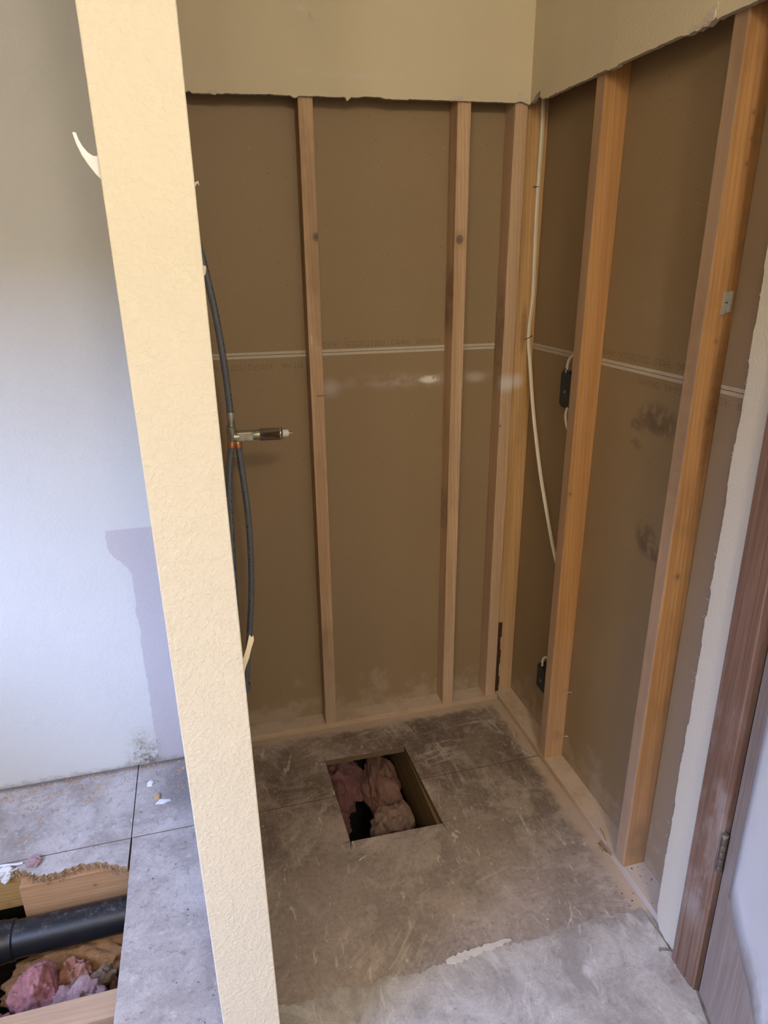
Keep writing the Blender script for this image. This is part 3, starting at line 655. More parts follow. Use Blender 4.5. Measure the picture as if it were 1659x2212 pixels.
# protruding nails on stud E
for (z, x) in ((0.258, -0.022), (0.095, -0.018)):
    n = empty('nail', (x, yE - 0.038, z)); n.parent = stE; n.location = Vector((x, yE - 0.038, z)) - Vector(stE.location)
    bpy.context.view_layer.update()
    tube('shank', [(x, yE - 0.036, z), (x + 0.018, yE - 0.058, z + 0.012)], 0.0012, M['nail'], n, sides=8)
    lathe('head', (x + 0.018, yE - 0.058, z + 0.012), (x + 0.0186, yE - 0.0588, z + 0.0124), [(0, 0.0024), (1, 0.0024)], M['nail'], n, sides=10)
# ragged dark strip at D's foot, standing in for the shaded gap beside C
bm = bmesh.new()
for k in range(10):
    z0 = 0.02 + k * 0.028; w = 0.006 + 0.003 * math.sin(k * 1.7)
    bm_box(bm, -0.0680, -0.0595 + w, -0.0425 - 0.002 * math.cos(k * 2.1), -0.036, z0, z0 + 0.03)
fin(bm, 'dark_gap_strip', simple('dark_gap_fill', (0.075, 0.045, 0.028), 0.95, 0.1, var=0.5, sc=130, bump=0.8), stD)

W_P = None
def plate_mat(name, axis, seed):
    t = NT(name, 0.85, 0.15)
    sc = [1, 1, 1]; sc[axis] = 0.05
    g = t.noise(110, t.scale(tuple(sc), (seed, seed, seed)), 4, 0.6)
    c = t.mix(t.ramp(g, 0.35, 0.7), (0.56, 0.40, 0.27), (0.46, 0.31, 0.19))
    nrm = t.n('ShaderNodeNewGeometry').outputs['Normal']
    upf = t.math('ADD', t.math('MULTIPLY', t.ramp(t.sep(nrm)[2], 0.3, 0.9), 0.55), 0.35)
    dn = t.ramp(t.noise(13, None, 6, 0.7), 0.22, 0.6)
    c = t.mix(t.math('MULTIPLY', t.math('MULTIPLY', dn, upf), 1.0), c, (0.68, 0.555, 0.44))
    y = t.sep()[1]
    c = t.mix(t.math('MULTIPLY', t.ramp(y, -0.62, -0.9), 0.6), c, (0.66, 0.60, 0.57))
    t.color(c); t.bump(t.noise(90, None, 5, 0.65), 0.35, 0.0015); return t.m
pbk = tag(box('bottom_plate', -0.982, -0.0645, -D, 0.0, 0.0, PT, plate_mat('plate_wood_back', 0, 1.0), None, 0.002), 'dusty wooden bottom plate along the foot of the back wall', 'wood plate')
prt = tag(box('bottom_plate', -D, 0.0, -1.10, -0.001, 0.0, PT, plate_mat('plate_wood_right', 1, 4.0), None, 0.002), 'dusty wooden bottom plate along the right wall with a splintered spot', 'wood plate')
rnd = random.Random(21)
for k in range(16):
    y = -0.762 + rnd.uniform(-0.035, 0.03); x = -D + rnd.uniform(-0.012, 0.016); L = rnd.uniform(0.012, 0.035)
    bm = bmesh.new(); bm_box(bm, -0.0013, 0.0013, -L / 2, L / 2, -0.001, 0.0012)
    bm.transform(Matrix.Translation((x, y, rnd.uniform(0.003, 0.024))) @ Matrix.Rotation(rnd.uniform(-0.6, 0.6), 4, 'Z') @ Matrix.Rotation(rnd.uniform(-0.5, 0.5), 4, 'X'))
    fin(bm, 'splinter', M['chip_brown'] if k % 3 else M['torn'], prt)

# metal clip on stud F
clip = tag(empty('metal_clip', (-0.022, -0.8482, 1.40)), 'small grey metal clip fixed to the dark stained stud', 'clip')
prism('plate', [(-0.031, 1.4005), (-0.0225, 1.4030), (-0.0222, 1.4060), (-0.0195, 1.4033), (-0.0125, 1.4052), (-0.0125, 1.4445), (-0.0165, 1.4455), (-0.0165, 1.443), (-0.029, 1.442)], -0.004, [M['zinc']],
      lambda u, v, w: (u, -0.8482 + w, v), clip)
box('ridge', -0.0190, -0.0128, -0.8555, -0.8515, 1.4060, 1.4445, M['zinc'], clip, 0.001)
box('slot', -0.0268, -0.0205, -0.8528, -0.8518, 1.4225, 1.4245, M['chip_dark'], clip)

# ================================================================== CABLES AND OUTLET BOXES
cable_path = spline([(-0.024, -0.041, 2.05), (-0.021, -0.0415, 1.917), (-0.019, -0.0415, 1.856), (-0.020, -0.0415, 1.645), (-0.017, -0.0415, 1.508), (-0.0145, -0.0415, 1.404),
                     (-0.021, -0.043, 1.29), (-0.020, -0.068, 1.188), (-0.020, -0.110, 1.053), (-0.020, -0.176, 0.894), (-0.020, -0.238, 0.779), (-0.021, -0.294, 0.687), (-0.022, -0.35, 0.62), (-0.022, -0.379, 0.60)], 8)
cb = tag(empty('electrical_cable', (-0.02, -0.045, 0.60)), 'ivory flat electrical cable running down the corner stud behind the orange stud', 'cable')
tube('jacket', cable_path, 0.005, M['cable'], cb, None, 12, (0.0062, 0.0032), (1, 0, 0))
tube('jacket_groove', [p + Vector((0.0002, -0.0027, 0)) for p in cable_path], 0.0007, M['cable_rib'], cb, None, 6)
for i, (z, x, sz) in enumerate(((1.701, -0.0245, 0.009), (1.284, -0.022, 0.010))):
    lab = ('dark wire staple beside the cable high on the corner stud', 'dark wire staple over the cable at the drywall seam')[i]
    tag(tube('cable_staple', [(x - sz, -0.0375, z - 0.004 * i), (x - sz, -0.0485 + 0.004 * (1 - i), z - 0.004 * i), (x + sz * (1 if i else 0.35), -0.0490 + 0.004 * (1 - i), z + 0.005 * i), (x + sz * (1 if i else 0.35), -0.0375, z + 0.005 * i)], 0.0011, M['staple'], None, (x, -0.04, z), 6), lab, 'staple')

def outlet_box(z0, h, label, lo_cable):
    y0, y1 = yE + 0.001, -0.302
    b = tag(empty('outlet_box', (-0.022, (y0 + y1) / 2, z0)), label, 'outlet box', 'black boxes behind the orange stud')
    pts = [(-0.047, z0 + 0.012), (-0.040, z0), (-0.004, z0), (-0.002, z0 + 0.012), (-0.002, z0 + h - 0.008), (-0.010, z0 + h), (-0.042, z0 + h), (-0.047, z0 + h - 0.006)]
    prism('body', pts, y1 - y0, [M['box']], lambda u, v, w: (u, y0 + w, v), b)
    lathe('screw', (-0.0468, -0.330, z0 + h * 0.47), (-0.0495, -0.330, z0 + h * 0.47), [(0, 0.0042), (0.7, 0.0042), (1, 0.003)], M['steel'], b, sides=12)
    for k in range(3):
        yy = y1 - 0.012 - k * 0.018
        tube('clamp_tab', [(-0.046, yy, z0 + h - 0.002), (-0.050, yy - 0.003, z0 + h + 0.006), (-0.044, yy - 0.008, z0 + h + 0.009)], 0.0018, M['box'], b, sides=6)
    w = tube('supply_wire', spline([(-0.040, y1 - 0.020, z0 + h - 0.01), (-0.041, y1 - 0.018, z0 + h + 0.012), (-0.043, y1 - 0.030, z0 + h + 0.036), (-0.042, y1 - 0.055, z0 + h + 0.052), (-0.040, yE + 0.002, z0 + h + 0.056)], 7), 0.004, M['cable'], b, sides=10)
    if lo_cable:
        tube('supply_wire', spline([(-0.042, y1 - 0.040, z0 + 0.006), (-0.044, y1 - 0.036, z0 - 0.016), (-0.044, y1 - 0.046, z0 - 0.042), (-0.042, y1 - 0.060, z0 - 0.062), (-0.040, yE + 0.002, z0 - 0.07)], 7), 0.004, M['cable'], b, sides=10)
outlet_box(1.122, 0.098, 'black outlet box with a looped wire, upper one behind the orange stud', True)
outlet_box(0.205, 0.092, 'black outlet box near the floor, lower one behind the orange stud', False)

# ================================================================== PRINT ON THE DRYWALL
GL = {'M': '10001 11011 10101 10101 10001 10001 10001', 'T': '11111 00100 00100 00100 00100 00100 00100', 'A': '01110 10001 10001 11111 10001 10001 10001',
      'R': '11110 10001 10001 11110 10100 10010 10001', '9': '01110 10001 10001 01111 00001 00001 00001', '0': '11111 10001 10001 10001 10001 10001 11111',
      '2': '11111 00001 00001 11111 10000 10000 11111', '7': '11111 00001 00001 00010 00010 00100 00100', '1': '00100 00000 00100 00000 00100 00100 00100',
      '5': '11111 10000 10000 11110 00001 00001 11110', '6': '01110 10000 10000 11110 10001 10001 01110', '4': '00010 00110 01010 10010 11111 00010 00010',
      'D': '11110 10001 10001 10001 10001 10001 11110', 'G': '01110 10001 10000 10011 10001 10001 01110', 'N': '10001 11001 10101 10101 10011 10001 10001', ' ': '00000 00000 00000 00000 00000 00000 00000'}
def dots(name, text, fn, parent, adv=0.0158, h=0.0155):
    p = h / 7; q = p * 0.40; bm = bmesh.new(); rr = random.Random(len(name) + len(text))
    for i, ch in enumerate(text):
        for r, row in enumerate(GL[ch].split()):
            for cix, bit in enumerate(row):
                if bit == '1' and rr.random() > 0.06:
                    u = i * adv + cix * (adv * 0.74 / 5); v = (6 - r) * p; s = q * rr.uniform(0.75, 1.1)
                    cs = [(u - s, v - s * 0.3), (u - s * 0.3, v - s), (u + s * 0.3, v - s), (u + s, v - s * 0.3), (u + s, v + s * 0.3), (u + s * 0.3, v + s), (u - s * 0.3, v + s), (u - s, v + s * 0.3)]
                    bm.faces.new([bm.verts.new(fn(a, b)) for a, b in cs])
    return fin(bm, name, M['ink'], parent)
TXT = 'MTAR 9002070015646 DRGNA'
dots('printed_code', TXT, lambda u, v: (-0.6655 + u, -0.0004, 1.2735 + v), wall_back)
dots('printed_code', TXT, lambda u, v: (-0.7130 - u, -0.0004, 1.2325 - v), wall_back)
dots('printed_code', TXT, lambda u, v: (-0.0004, -0.410 - u, 1.2775 + v), wall_right)
dots('printed_code', TXT, lambda u, v: (-0.0004, -0.955 + u, 1.2405 - v), wall_right)

# ================================================================== SHOWER VALVE AND PIPES
VY = -0.33
def V(x, z, y=VY): return (x, y, z)
sv = tag(empty('shower_valve', (-0.943, VY, 1.09)), 'tarnished brass shower valve with a chrome sleeve and a white stem', 'shower valve')
lathe('body', V(-0.9415, 1.085), V(-0.9385, 1.150), [(0, 0.0085), (0.15, 0.0098), (0.42, 0.0105), (0.45, 0.0120), (0.72, 0.0118), (0.74, 0.0088), (1, 0.0078)], M['brass'], sv)
lathe('valve_arm', V(-0.936, 1.106, VY - 0.002), V(-0.872, 1.1085), [(0, 0.0125), (0.22, 0.0120), (0.24, 0.0105), (0.62, 0.0108), (0.64, 0.0116), (1, 0.0116)], M['brass'], sv)
bm = bmesh.new(); bm_box(bm, -0.930, -0.889, VY - 0.0128, VY + 0.0128, 1.0955, 1.1195)
fin(bm, 'cast_block', M['brass'], sv, None, False, None, 0.004, 3)
lathe('chrome_sleeve', V(-0.8735, 1.1085), V(-0.8235, 1.1075), [(0, 0.0150), (0.03, 0.0162), (0.94, 0.0162), (0.97, 0.0172), (1, 0.0172)], M['chrome'], sv)
lathe('retaining_nut', V(-0.8235, 1.1075), V(-0.8180, 1.1074), [(0, 0.0172), (0.3, 0.0178), (1, 0.0150)], M['chrome'], sv, hexa=True)
lathe('stem', V(-0.8185, 1.1074), V(-0.8025, 1.1070), [(0, 0.0095), (0.85, 0.0092), (1, 0.0082)], M['white_plastic'], sv)
st = lathe('stem_tip', V(-0.8028, 1.1070), V(-0.7905, 1.1062), [(0, 0.0030), (0.3, 0.0034), (0.5, 0.0022), (0.8, 0.0027), (1, 0.0015)], M['gold'], sv, sides=12)
lathe('outlet_stub', V(-0.9295, 1.102), V(-0.9275, 1.085), [(0, 0.0085), (1, 0.0085)], M['brass'], sv)

def pipe(label, pts, bands, prnt, r=0.0079):
    P = spline(pts, 10); base = min(P, key=lambda p: p.z)
    e = tag(empty('water_pipe', base), label, 'pipe', 'grey water pipes of the valve')
    tube('tube', P, r, M['pipe_grey'], e, None, 18)
    for (a, b, mt) in bands:
        lathe('crimp_band', a, b, [(0, 0.0093), (0.1, 0.0098), (0.9, 0.0098), (1, 0.0093)], M[mt], e)
    # printed line running along the pipe
    bm = bmesh.new(); rr = random.Random(len(label)); acc = 0
    off = Vector(prnt).normalized() * (r * 0.97)
    for i in range(len(P) - 1):
        if rr.random() < 0.72:
            a = P[i].lerp(P[i + 1], rr.uniform(0, 0.3)); b = P[i].lerp(P[i + 1], rr.uniform(0.6, 1.0))
            bm_tube(bm, [a + off, b + off], rr.choice((0.0006, 0.0009, 0.0011)), 5)
    fin(bm, 'printed_line', M['pipe_print'], e)['kind'] = 'stuff'
    return e
pipe('upper grey water pipe curving up from the shower valve', [V(-1.035, 1.80, -0.34), V(-1.000, 1.66), V(-0.981, 1.568), V(-0.9680, 1.501), V(-0.9515, 1.382), V(-0.9420, 1.26), V(-0.9385, 1.158)],
     [(V(-0.9388, 1.150), V(-0.9382, 1.167), 'crimp')], (0.75, -0.65, 0))
pipe('outer grey water pipe bowing out below the shower valve', [V(-0.9275, 1.087), V(-0.9215, 1.00), V(-0.9170, 0.90), V(-0.9185, 0.79), V(-0.9245, 0.69), V(-0.937, 0.58), V(-0.951, 0.47), V(-0.962, 0.40), V(-0.985, 0.30), V(-1.03, 0.22)],
     [(V(-0.9282, 1.094), V(-0.9268, 1.079), 'copper')], (-0.55, -0.83, 0))
pipe('inner grey water pipe hanging close to the partition below the valve', [V(-0.9420, 1.088), V(-0.9520, 1.03), V(-0.9590, 0.95), V(-0.9620, 0.86), V(-0.9660, 0.70), V(-0.975, 0.52), V(-1.0, 0.35), V(-1.035, 0.22)],
     [(V(-0.9412, 1.096), V(-0.9440, 1.081), 'copper')], (0.55, -0.83, 0))
# strap with two lobes low on the pipe
ps = tag(empty('pipe_strap', (-0.955, VY, 0.38)), 'black two-lobed pipe strap low behind the partition edge', 'pipe strap')
for z in (0.435, 0.395):
    lathe('lobe', V(-0.962, z, VY - 0.004), V(-0.962, z, VY + 0.016), [(0, 0.011), (0.15, 0.0145), (0.85, 0.0145), (1, 0.011)], M['box'], ps, sides=18)
    lathe('rim', V(-0.962, z, VY - 0.0055), V(-0.962, z, VY - 0.0025), [(0, 0.0125), (0.5, 0.0152), (1, 0.0125)], M['pipe_grey'], ps, sides=18)

# ================================================================== HOOK ON THE PARTITION
hk = tag(empty('robe_hook', (-1.0795, -1.085, 1.585)), 'white plastic robe hook on the side of the partition wall', 'hook')
hp = [(-1.1075, 1.6335), (-1.1035, 1.6335), (-1.1020, 1.6270), (-1.0990, 1.6205), (-1.0945, 1.6145), (-1.0895, 1.6112), (-1.0860, 1.6108), (-1.0842, 1.6125), (-1.0830, 1.617), (-1.0822, 1.632), (-1.0796, 1.634), (-1.0796, 1.583),
      (-1.0835, 1.5865), (-1.0890, 1.5925), (-1.0950, 1.6010), (-1.1010, 1.6115), (-1.1050, 1.6225)]
bm = bmesh.new()
a = [bm.verts.new((u, -1.091, v)) for u, v in hp]; b = [bm.verts.new((u, -1.079, v)) for u, v in hp]
bm.faces.new(a); bm.faces.new(b[::-1])
for i in range(len(hp)): bm.faces.new((a[i], b[i], b[(i + 1) % len(hp)], a[(i + 1) % len(hp)]))
fin(bm, 'arm', M['hook'], hk, None, False, None, 0.0009, 2)
box('back_plate', -1.0822, -1.0796, -1.098, -1.072, 1.578, 1.645, M['hook'], hk, 0.001)

# ================================================================== LEFT FLOOR OPENING
W_J = wood('fresh_joist_wood', (0.50, 0.295, 0.15), (0.40, 0.22, 0.10), 0, 12.0, [((-1.405, -0.4555, -0.063), 0.004), ((-1.345, -0.4555, -0.042), 0.003)])
W_J2 = wood('older_joist_wood', (0.40, 0.245, 0.09), (0.30, 0.17, 0.055), 0, 14.0, [((-1.63, -0.4125, -0.105), 0.005)])
tag(box('floor_joist', -1.585, -0.95, -0.4555, -0.4175, -0.165, -TH - 0.0008, W_J, None, 0.002), 'pale sawn timber block under the torn floor edge above the black pipe', 'joist', 'floor framing')
tag(box('floor_joist', -2.3, -0.80, -0.4165, -0.379, -0.120, -TH - 0.0008, W_J2, None, 0.002), 'yellowish joist showing at the photo edge behind the pale timber block', 'joist', 'floor framing')
W_J3 = wood('pale_joist_wood', (0.52, 0.37, 0.25), (0.42, 0.28, 0.175), 0, 15.0)
tag(box('floor_joist', -2.3, -1.02, -0.860, -0.797, -0.165, -TH - 0.0008, W_J3, None, 0.003), 'pale joist top crossing the near side of the left floor opening', 'joist', 'floor framing')
dp = tag(empty('drain_pipe', (-1.45, -0.52, -0.155)), 'black plastic drain pipe crossing the opening in the left floor', 'pipe')
PZ = -0.111; PR = 0.0445
lathe('pipe_run', (-1.605, -0.524, PZ - 0.003), (-1.0, -0.524, PZ + 0.003), [(0, PR), (1, PR)], M['abs'], dp, sides=32)
lathe('coupling', (-1.655, -0.524, PZ - 0.0035), (-1.592, -0.524, PZ - 0.003), [(0, PR + 0.004), (0.05, PR + 0.0065), (0.55, PR + 0.0065), (0.6, PR + 0.0045), (0.95, PR + 0.0045), (1, PR + 0.001)], M['abs'], dp, sides=32)
tube('elbow', spline([(-1.64, -0.524, PZ), (-1.69, -0.524, PZ - 0.01), (-1.725, -0.524, PZ - 0.05), (-1.735, -0.524, PZ - 0.12), (-1.735, -0.524, -0.36)], 8), PR + 0.004, M['abs'], dp, None, 28)
IG = 'pink insulation in the left floor opening'
for c, rad, sd, mt, lab, am in (
        ((-1.535, -0.640, -0.200), (0.058, 0.060, 0.095), 1, 'pink', 'big pink insulation tuft in the middle of the left floor opening', 0.26),
        ((-1.630, -0.720, -0.210), (0.065, 0.060, 0.075), 2, 'pink', 'pink insulation tuft in the bottom left corner of the photo', 0.26),
        ((-1.435, -0.700, -0.198), (0.070, 0.060, 0.075), 3, 'pink_pale', 'pale greyish pink insulation tuft beside the near joist', 0.28),
        ((-1.460, -0.595, -0.235), (0.045, 0.040, 0.075), 4, 'pink_salmon', 'salmon insulation tuft between the big pink tuft and the brown batt', 0.28),
        ((-1.345, -0.675, -0.25), (0.048, 0.060, 0.06), 5, 'pink_dim', 'dim pink insulation tuft against the right side of the left opening', 0.26)):
    tag(lump('insulation_tuft', c, rad, sd, M[mt], am, 6), lab, 'insulation', IG)
tag(lump('insulation_batt', (-1.455, -0.530, -0.268), (0.18, 0.085, 0.078), 8, M['pink_brown'], 0.26, 6), 'dusty brown insulation batt hanging under the black drain pipe', 'insulation')
tag(lump('insulation_batt', (-1.385, -0.625, -0.195), (0.030, 0.022, 0.020), 17, M['scrap_tan'], 0.35, 5, None, 0.5), 'tan crumpled scrap on the brown insulation under the drain pipe', 'scrap')

# ================================================================== SHOWER FLOOR OPENING
W_H = wood('drain_blocking_wood', (0.24, 0.165, 0.075), (0.18, 0.12, 0.05), 1, 18.0)
tag(box('floor_blocking', -0.4665, -0.4285, -0.80, -0.02, -0.205, -TH - 0.0008, W_H, None, 0.0015), 'brown timber blocking under the right edge of the shower drain opening', 'joist', 'floor framing')
SG = 'pink insulation in the shower drain opening'
for c, rad, sd, mt, lab, am in (
        ((-0.535, -0.185, -0.200), (0.062, 0.14, 0.075), 21, 'pink_salm2', 'rounded salmon insulation tuft at the far right of the shower drain opening', 0.24),
        ((-0.550, -0.395, -0.165), (0.066, 0.060, 0.085), 22, 'pink_grey', 'grey dusted insulation tuft at the near right of the shower drain opening', 0.26),
        ((-0.670, -0.090, -0.215), (0.080, 0.12, 0.085), 23, 'pink_dim', 'dark pink insulation tuft at the far left of the shower drain opening', 0.28),
        ((-0.725, -0.285, -0.215), (0.045, 0.075, 0.09), 24, 'pink_dim', 'hanging pink insulation tuft under the left edge of the shower drain opening', 0.3),
        ((-0.700, -0.445, -0.235), (0.045, 0.050, 0.05), 25, 'pink_dim', 'small pink insulation tuft in the near left corner of the shower drain opening', 0.25)):
    tag(lump('insulation_tuft', c, rad, sd, M[mt], am, 6), lab, 'insulation', SG)

# ================================================================== DOORWAY ON THE RIGHT
trim = struct(empty('trim_1', (-0.085, -1.12, 0)))
# moulded casing: profile in (depth from wall, y), swept up in z and leaning slightly as built
prof = [(0.0, -1.0805), (0.0115, -1.0805), (0.0130, -1.083), (0.0130, -1.0955), (0.0105, -1.0975), (0.0105, -1.0990), (0.0150, -1.1010), (0.0155, -1.118), (0.0150, -1.126),
        (0.0125, -1.1275), (0.0125, -1.1290), (0.0155, -1.1310), (0.0155, -1.1465), (0.0140, -1.1485), (0.0, -1.1485)]
bm = bmesh.new(); rows = []
for z in (0.0, 0.5, 1.0, 1.5, 2.06):
    rows.append([bm.verts.new((-G - d, y + 0.0155 * z, z)) for d, y in prof])
for i in range(len(rows) - 1):
    for k in range(len(prof)):
        bm.faces.new((rows[i][k], rows[i][(k + 1) % len(prof)], rows[i + 1][(k + 1) % len(prof)], rows[i + 1][k]))
bm.faces.new(rows[0]); bm.faces.new(rows[-1])
fin(bm, 'casing', M['casing'], trim)
jm = struct(empty('door_1', (-0.085, -1.165, 0)))
bm = bmesh.new(); vs = bm_box(bm, -G - 0.013, 0.03, -1.1565, -1.1440, 0.0, 2.06)
for v in bm.verts: v.co.y += 0.0135 * v.co.z
fin(bm, 'jamb', M['casing'], jm)
bm = bmesh.new(); vs = bm_box(bm, -G - 0.004, 0.03, -1.1605, -1.1562, 0.0, 2.06)
for v in bm.verts: v.co.y += 0.0135 * v.co.z
fin(bm, 'jamb_shadow_gap', M['jamb'], jm)  # dark strip standing in for the shaded gap at the jamb
# door leaf, ajar about 19 degrees into the room
ang = math.radians(19.0); H = Vector((-0.085, -1.1660, 0)); dv = Vector((-math.sin(ang), -math.cos(ang), 0)); nv = Vector((-math.cos(ang), math.sin(ang), 0))
def DP(a, n, z): return tuple(H + dv * a + nv * n + Vector((0, 0.0135 * z, z)))
bm = bmesh.new()
vs = [bm.verts.new(DP(a, n, z)) for z in (0.012, 2.03) for (a, n) in ((0, 0), (0.74, 0), (0.74, -0.035), (0, -0.035))]
for f in ((0, 1, 2, 3), (4, 5, 6, 7), (0, 1, 5, 4), (1, 2, 6, 5), (2, 3, 7, 6), (3, 0, 4, 7)): bm.faces.new([vs[i] for i in f])
fin(bm, 'door_leaf', M['door'], jm, None, False, None, 0.002, 2)
hg = empty('hinge', (-0.1, -1.16, 0.36)); hg.parent = jm; hg.location = Vector((-0.1, -1.16, 0.36)) - Vector(jm.location)
hx, hy = -0.0965, -1.1655
for k in range(5):
    z0 = 0.350 + k * 0.0178
    lathe('knuckle', (hx, hy + 0.0135 * z0, z0 + 0.0006), (hx, hy + 0.0135 * z0, z0 + 0.0172), [(0, 0.0052), (0.06, 0.0058), (0.94, 0.0058), (1, 0.0052)], M['hinge'], hg, sides=16)
lathe('pin_head', (hx, hy + 0.006, 0.4395), (hx, hy + 0.006, 0.4455), [(0, 0.0062), (0.5, 0.0070), (0.8, 0.0068), (1, 0.005)], M['steel'], hg, sides=16)
# pale sheet hanging over the door leaf
bm = bmesh.new(); NA, NZ = 22, 26; g0 = []; g1 = []
for i in range(NA + 1):
    a = 0.048 + (0.52 - 0.048) * i / NA; zb = 0.336 - 0.725 * (a - 0.05) if a < 0.26 else 0.184
    zb += 0.006 * math.sin(i * 1.3); c0 = []; c1 = []
    for k in range(NZ + 1):
        z = zb + (2.0 - zb) * k / NZ
        off = 0.006 + 0.0018 * (1 + math.sin(a * 30 + 0.6 * math.sin(z * 5))) * (0.5 + 0.5 * (1 - k / NZ)) * min(1, (a - 0.047) * 30)
        c0.append(bm.verts.new(DP(a, off, z))); c1.append(bm.verts.new(DP(a, off - 0.003, z)))
    g0.append(c0); g1.append(c1)
for i in range(NA):
    for k in range(NZ):
        bm.faces.new((g0[i][k], g0[i + 1][k], g0[i + 1][k + 1], g0[i][k + 1])).smooth = True
        bm.faces.new((g1[i][k + 1], g1[i + 1][k + 1], g1[i + 1][k], g1[i][k])).smooth = True
for i in range(NA):
    bm.faces.new((g0[i][0], g1[i][0], g1[i + 1][0], g0[i + 1][0])); bm.faces.new((g0[i][NZ], g0[i + 1][NZ], g1[i + 1][NZ], g1[i][NZ]))
for k in range(NZ):
    bm.faces.new((g0[0][k], g0[0][k + 1], g1[0][k + 1], g1[0][k])); bm.faces.new((g0[NA][k], g1[NA][k], g1[NA][k + 1], g0[NA][k + 1]))
tag(fin(bm, 'hanging_sheet', M['cloth'], None, DP(0.28, 0, 0.18)), 'pale bluish white sheet hanging on the door at the right edge', 'sheet')

# ================================================================== DEBRIS
# thin compound left on the floor in front of the shower
rnd = random.Random(5); edge = []
n = 260
for k in range(n + 1):
    x = -0.985 + (0.985 - 0.078) * k / n
    edge.append((x, -0.952 + 0.004 * math.sin(x * 21) + 0.014 * noise.noise(Vector((x * 16, 0, 0))) + 0.006 * noise.noise(Vector((x * 70, 3, 0))) + rnd.uniform(-0.0025, 0.0025)))
poly = edge + [(-0.078, -1.08), (-0.085, -1.16), (-0.12, -1.26), (-0.30, -1.36), (-0.72, -1.36), (-0.985, -1.30)]
fr = tag(prism('floor_compound', poly, -0.0018, [M['residue']], FZ), 'thin crust of whitish compound on the floor in front of the shower', 'compound')
top = []; bot = []
for k in range(41):
    t = k / 40; x = -0.588 + 0.166 * t; mid = -0.9535 + 0.012 * t + 0.003 * noise.noise(Vector((x * 40, 1, 0)))
    w = (0.0105 - 0.006 * t) * min(1, 6 * t + 0.3) * min(1, 8 * (1 - t) + 0.2) * (1 + 0.7 * noise.noise(Vector((x * 120, 5, 0))))
    top.append((x, mid + w)); bot.append((x, mid - w * (1 + 0.6 * noise.noise(Vector((x * 90, 9, 0))))))
prism('white_ridge', top + bot[::-1], -0.0042, [M['white_ridge']], FZ, fr)

def chips(name, n, area, size, mat, seed, z=0.0, label=None, cat=None, parent=None, avoid=None):
    rr = random.Random(seed); bm = bmesh.new(); cnt = 0
    while cnt < n:
        x = rr.uniform(area[0], area[1]); y = rr.uniform(area[2], area[3])
        if avoid and avoid(x, y): continue
        s = size * rr.uniform(0.4, 1.3); cnt += 1
        k = rr.randint(4, 6); hh = s * rr.uniform(0.2, 0.5); a0 = rr.uniform(0, 6); st_ = rr.uniform(0.4, 1.0); th = rr.uniform(0, 3.1)
        ring = []
        for j in range(k):
            q = a0 + 2 * math.pi * j / k + rr.uniform(-0.3, 0.3); dx, dy = math.cos(q) * s, math.sin(q) * s * st_
            ring.append((x + dx * math.cos(th) - dy * math.sin(th), y + dx * math.sin(th) + dy * math.cos(th)))
        lo_ = [bm.verts.new((px, py, z)) for px, py in ring]; tp = bm.verts.new((x + rr.uniform(-.3, .3) * s, y + rr.uniform(-.3, .3) * s, z + hh))
        hi = [bm.verts.new((x + (px - x) * 0.7, y + (py - y) * 0.7, z + hh * rr.uniform(0.6, 1))) for px, py in ring]
        bm.faces.new(lo_[::-1])
        for j in range(k):
            bm.faces.new((lo_[j], lo_[(j + 1) % k], hi[(j + 1) % k], hi[j])); bm.faces.new((hi[j], hi[(j + 1) % k], tp))
    o = fin(bm, name, mat, parent, ((area[0] + area[1]) / 2, (area[2] + area[3]) / 2, z) if parent is None else None)
    if label: tag(o, label, cat)
    o['kind'] = 'stuff'; return o
inhole = lambda x, y: (-0.76 < x < -0.43 and -0.61 < y < -0.19)
chips('plaster_crumbs', 110, (-0.97, -0.08, -0.95, -0.09), 0.0017, M['chip_white'], 31, 0, 'tiny white plaster crumbs scattered on the shower floor', 'crumbs', None, inhole)
chips('plaster_crumbs', 120, (-1.30, -1.09, -1.10, -0.09), 0.0014, M['chip_white'], 32, 0, 'tiny white crumbs on the grey floor left of the partition', 'crumbs')
def gap(cl):
    return lambda x, y: not any(((x - cx) * math.cos(t) + (y - cy) * math.sin(t)) ** 2 / a ** 2 + (-(x - cx) * math.sin(t) + (y - cy) * math.cos(t)) ** 2 / b ** 2 < 1 for cx, cy, a, b, t in cl)
CL = [(-1.545, -0.225, 0.055, 0.012, 0.75), (-1.60, -0.30, 0.022, 0.012, 0.6), (-1.67, -0.27, 0.02, 0.02, 0), (-1.50, -0.14, 0.05, 0.018, 0.1), (-1.42, -0.155, 0.04, 0.018, 0.5),
      (-1.58, -0.155, 0.035, 0.015, 0), (-1.66, -0.12, 0.06, 0.02, 0), (-1.45, -0.20, 0.03, 0.010, 0.3), (-1.335, -0.14, 0.018, 0.014, 0), (-1.17, -0.13, 0.025, 0.012, 0), (-1.18, -0.20, 0.01, 0.02, 0), (-1.60, -0.185, 0.02, 0.01, 0), (-1.40, -0.095, 0.30, 0.012, 0)]
chips('wood_crumbs', 520, (-1.80, -1.10, -0.34, -0.08), 0.0030, M['chip_brown'], 33, 0, 'brown wood crumbs along the foot of the painted wall', 'crumbs', None, gap(CL))
chips('dark_crumbs', 60, (-1.30, -1.09, -1.05, -0.12), 0.0022, M['chip_dark'], 34, 0, 'dark specks on the grey floor left of the partition', 'crumbs')
chips('plaster_crumbs', 55, (-1.75, -1.32, -0.37, -0.10), 0.0018, M['chip_white'], 35, 0, 'white crumbs on the floor panel behind the left opening', 'crumbs')
chips('dark_specks', 26, (-0.058, -0.012, -0.985, -0.855), 0.0022, M['chip_dark'], 36, PT, 'small black specks on the plate beside the dark stained stud', 'specks')
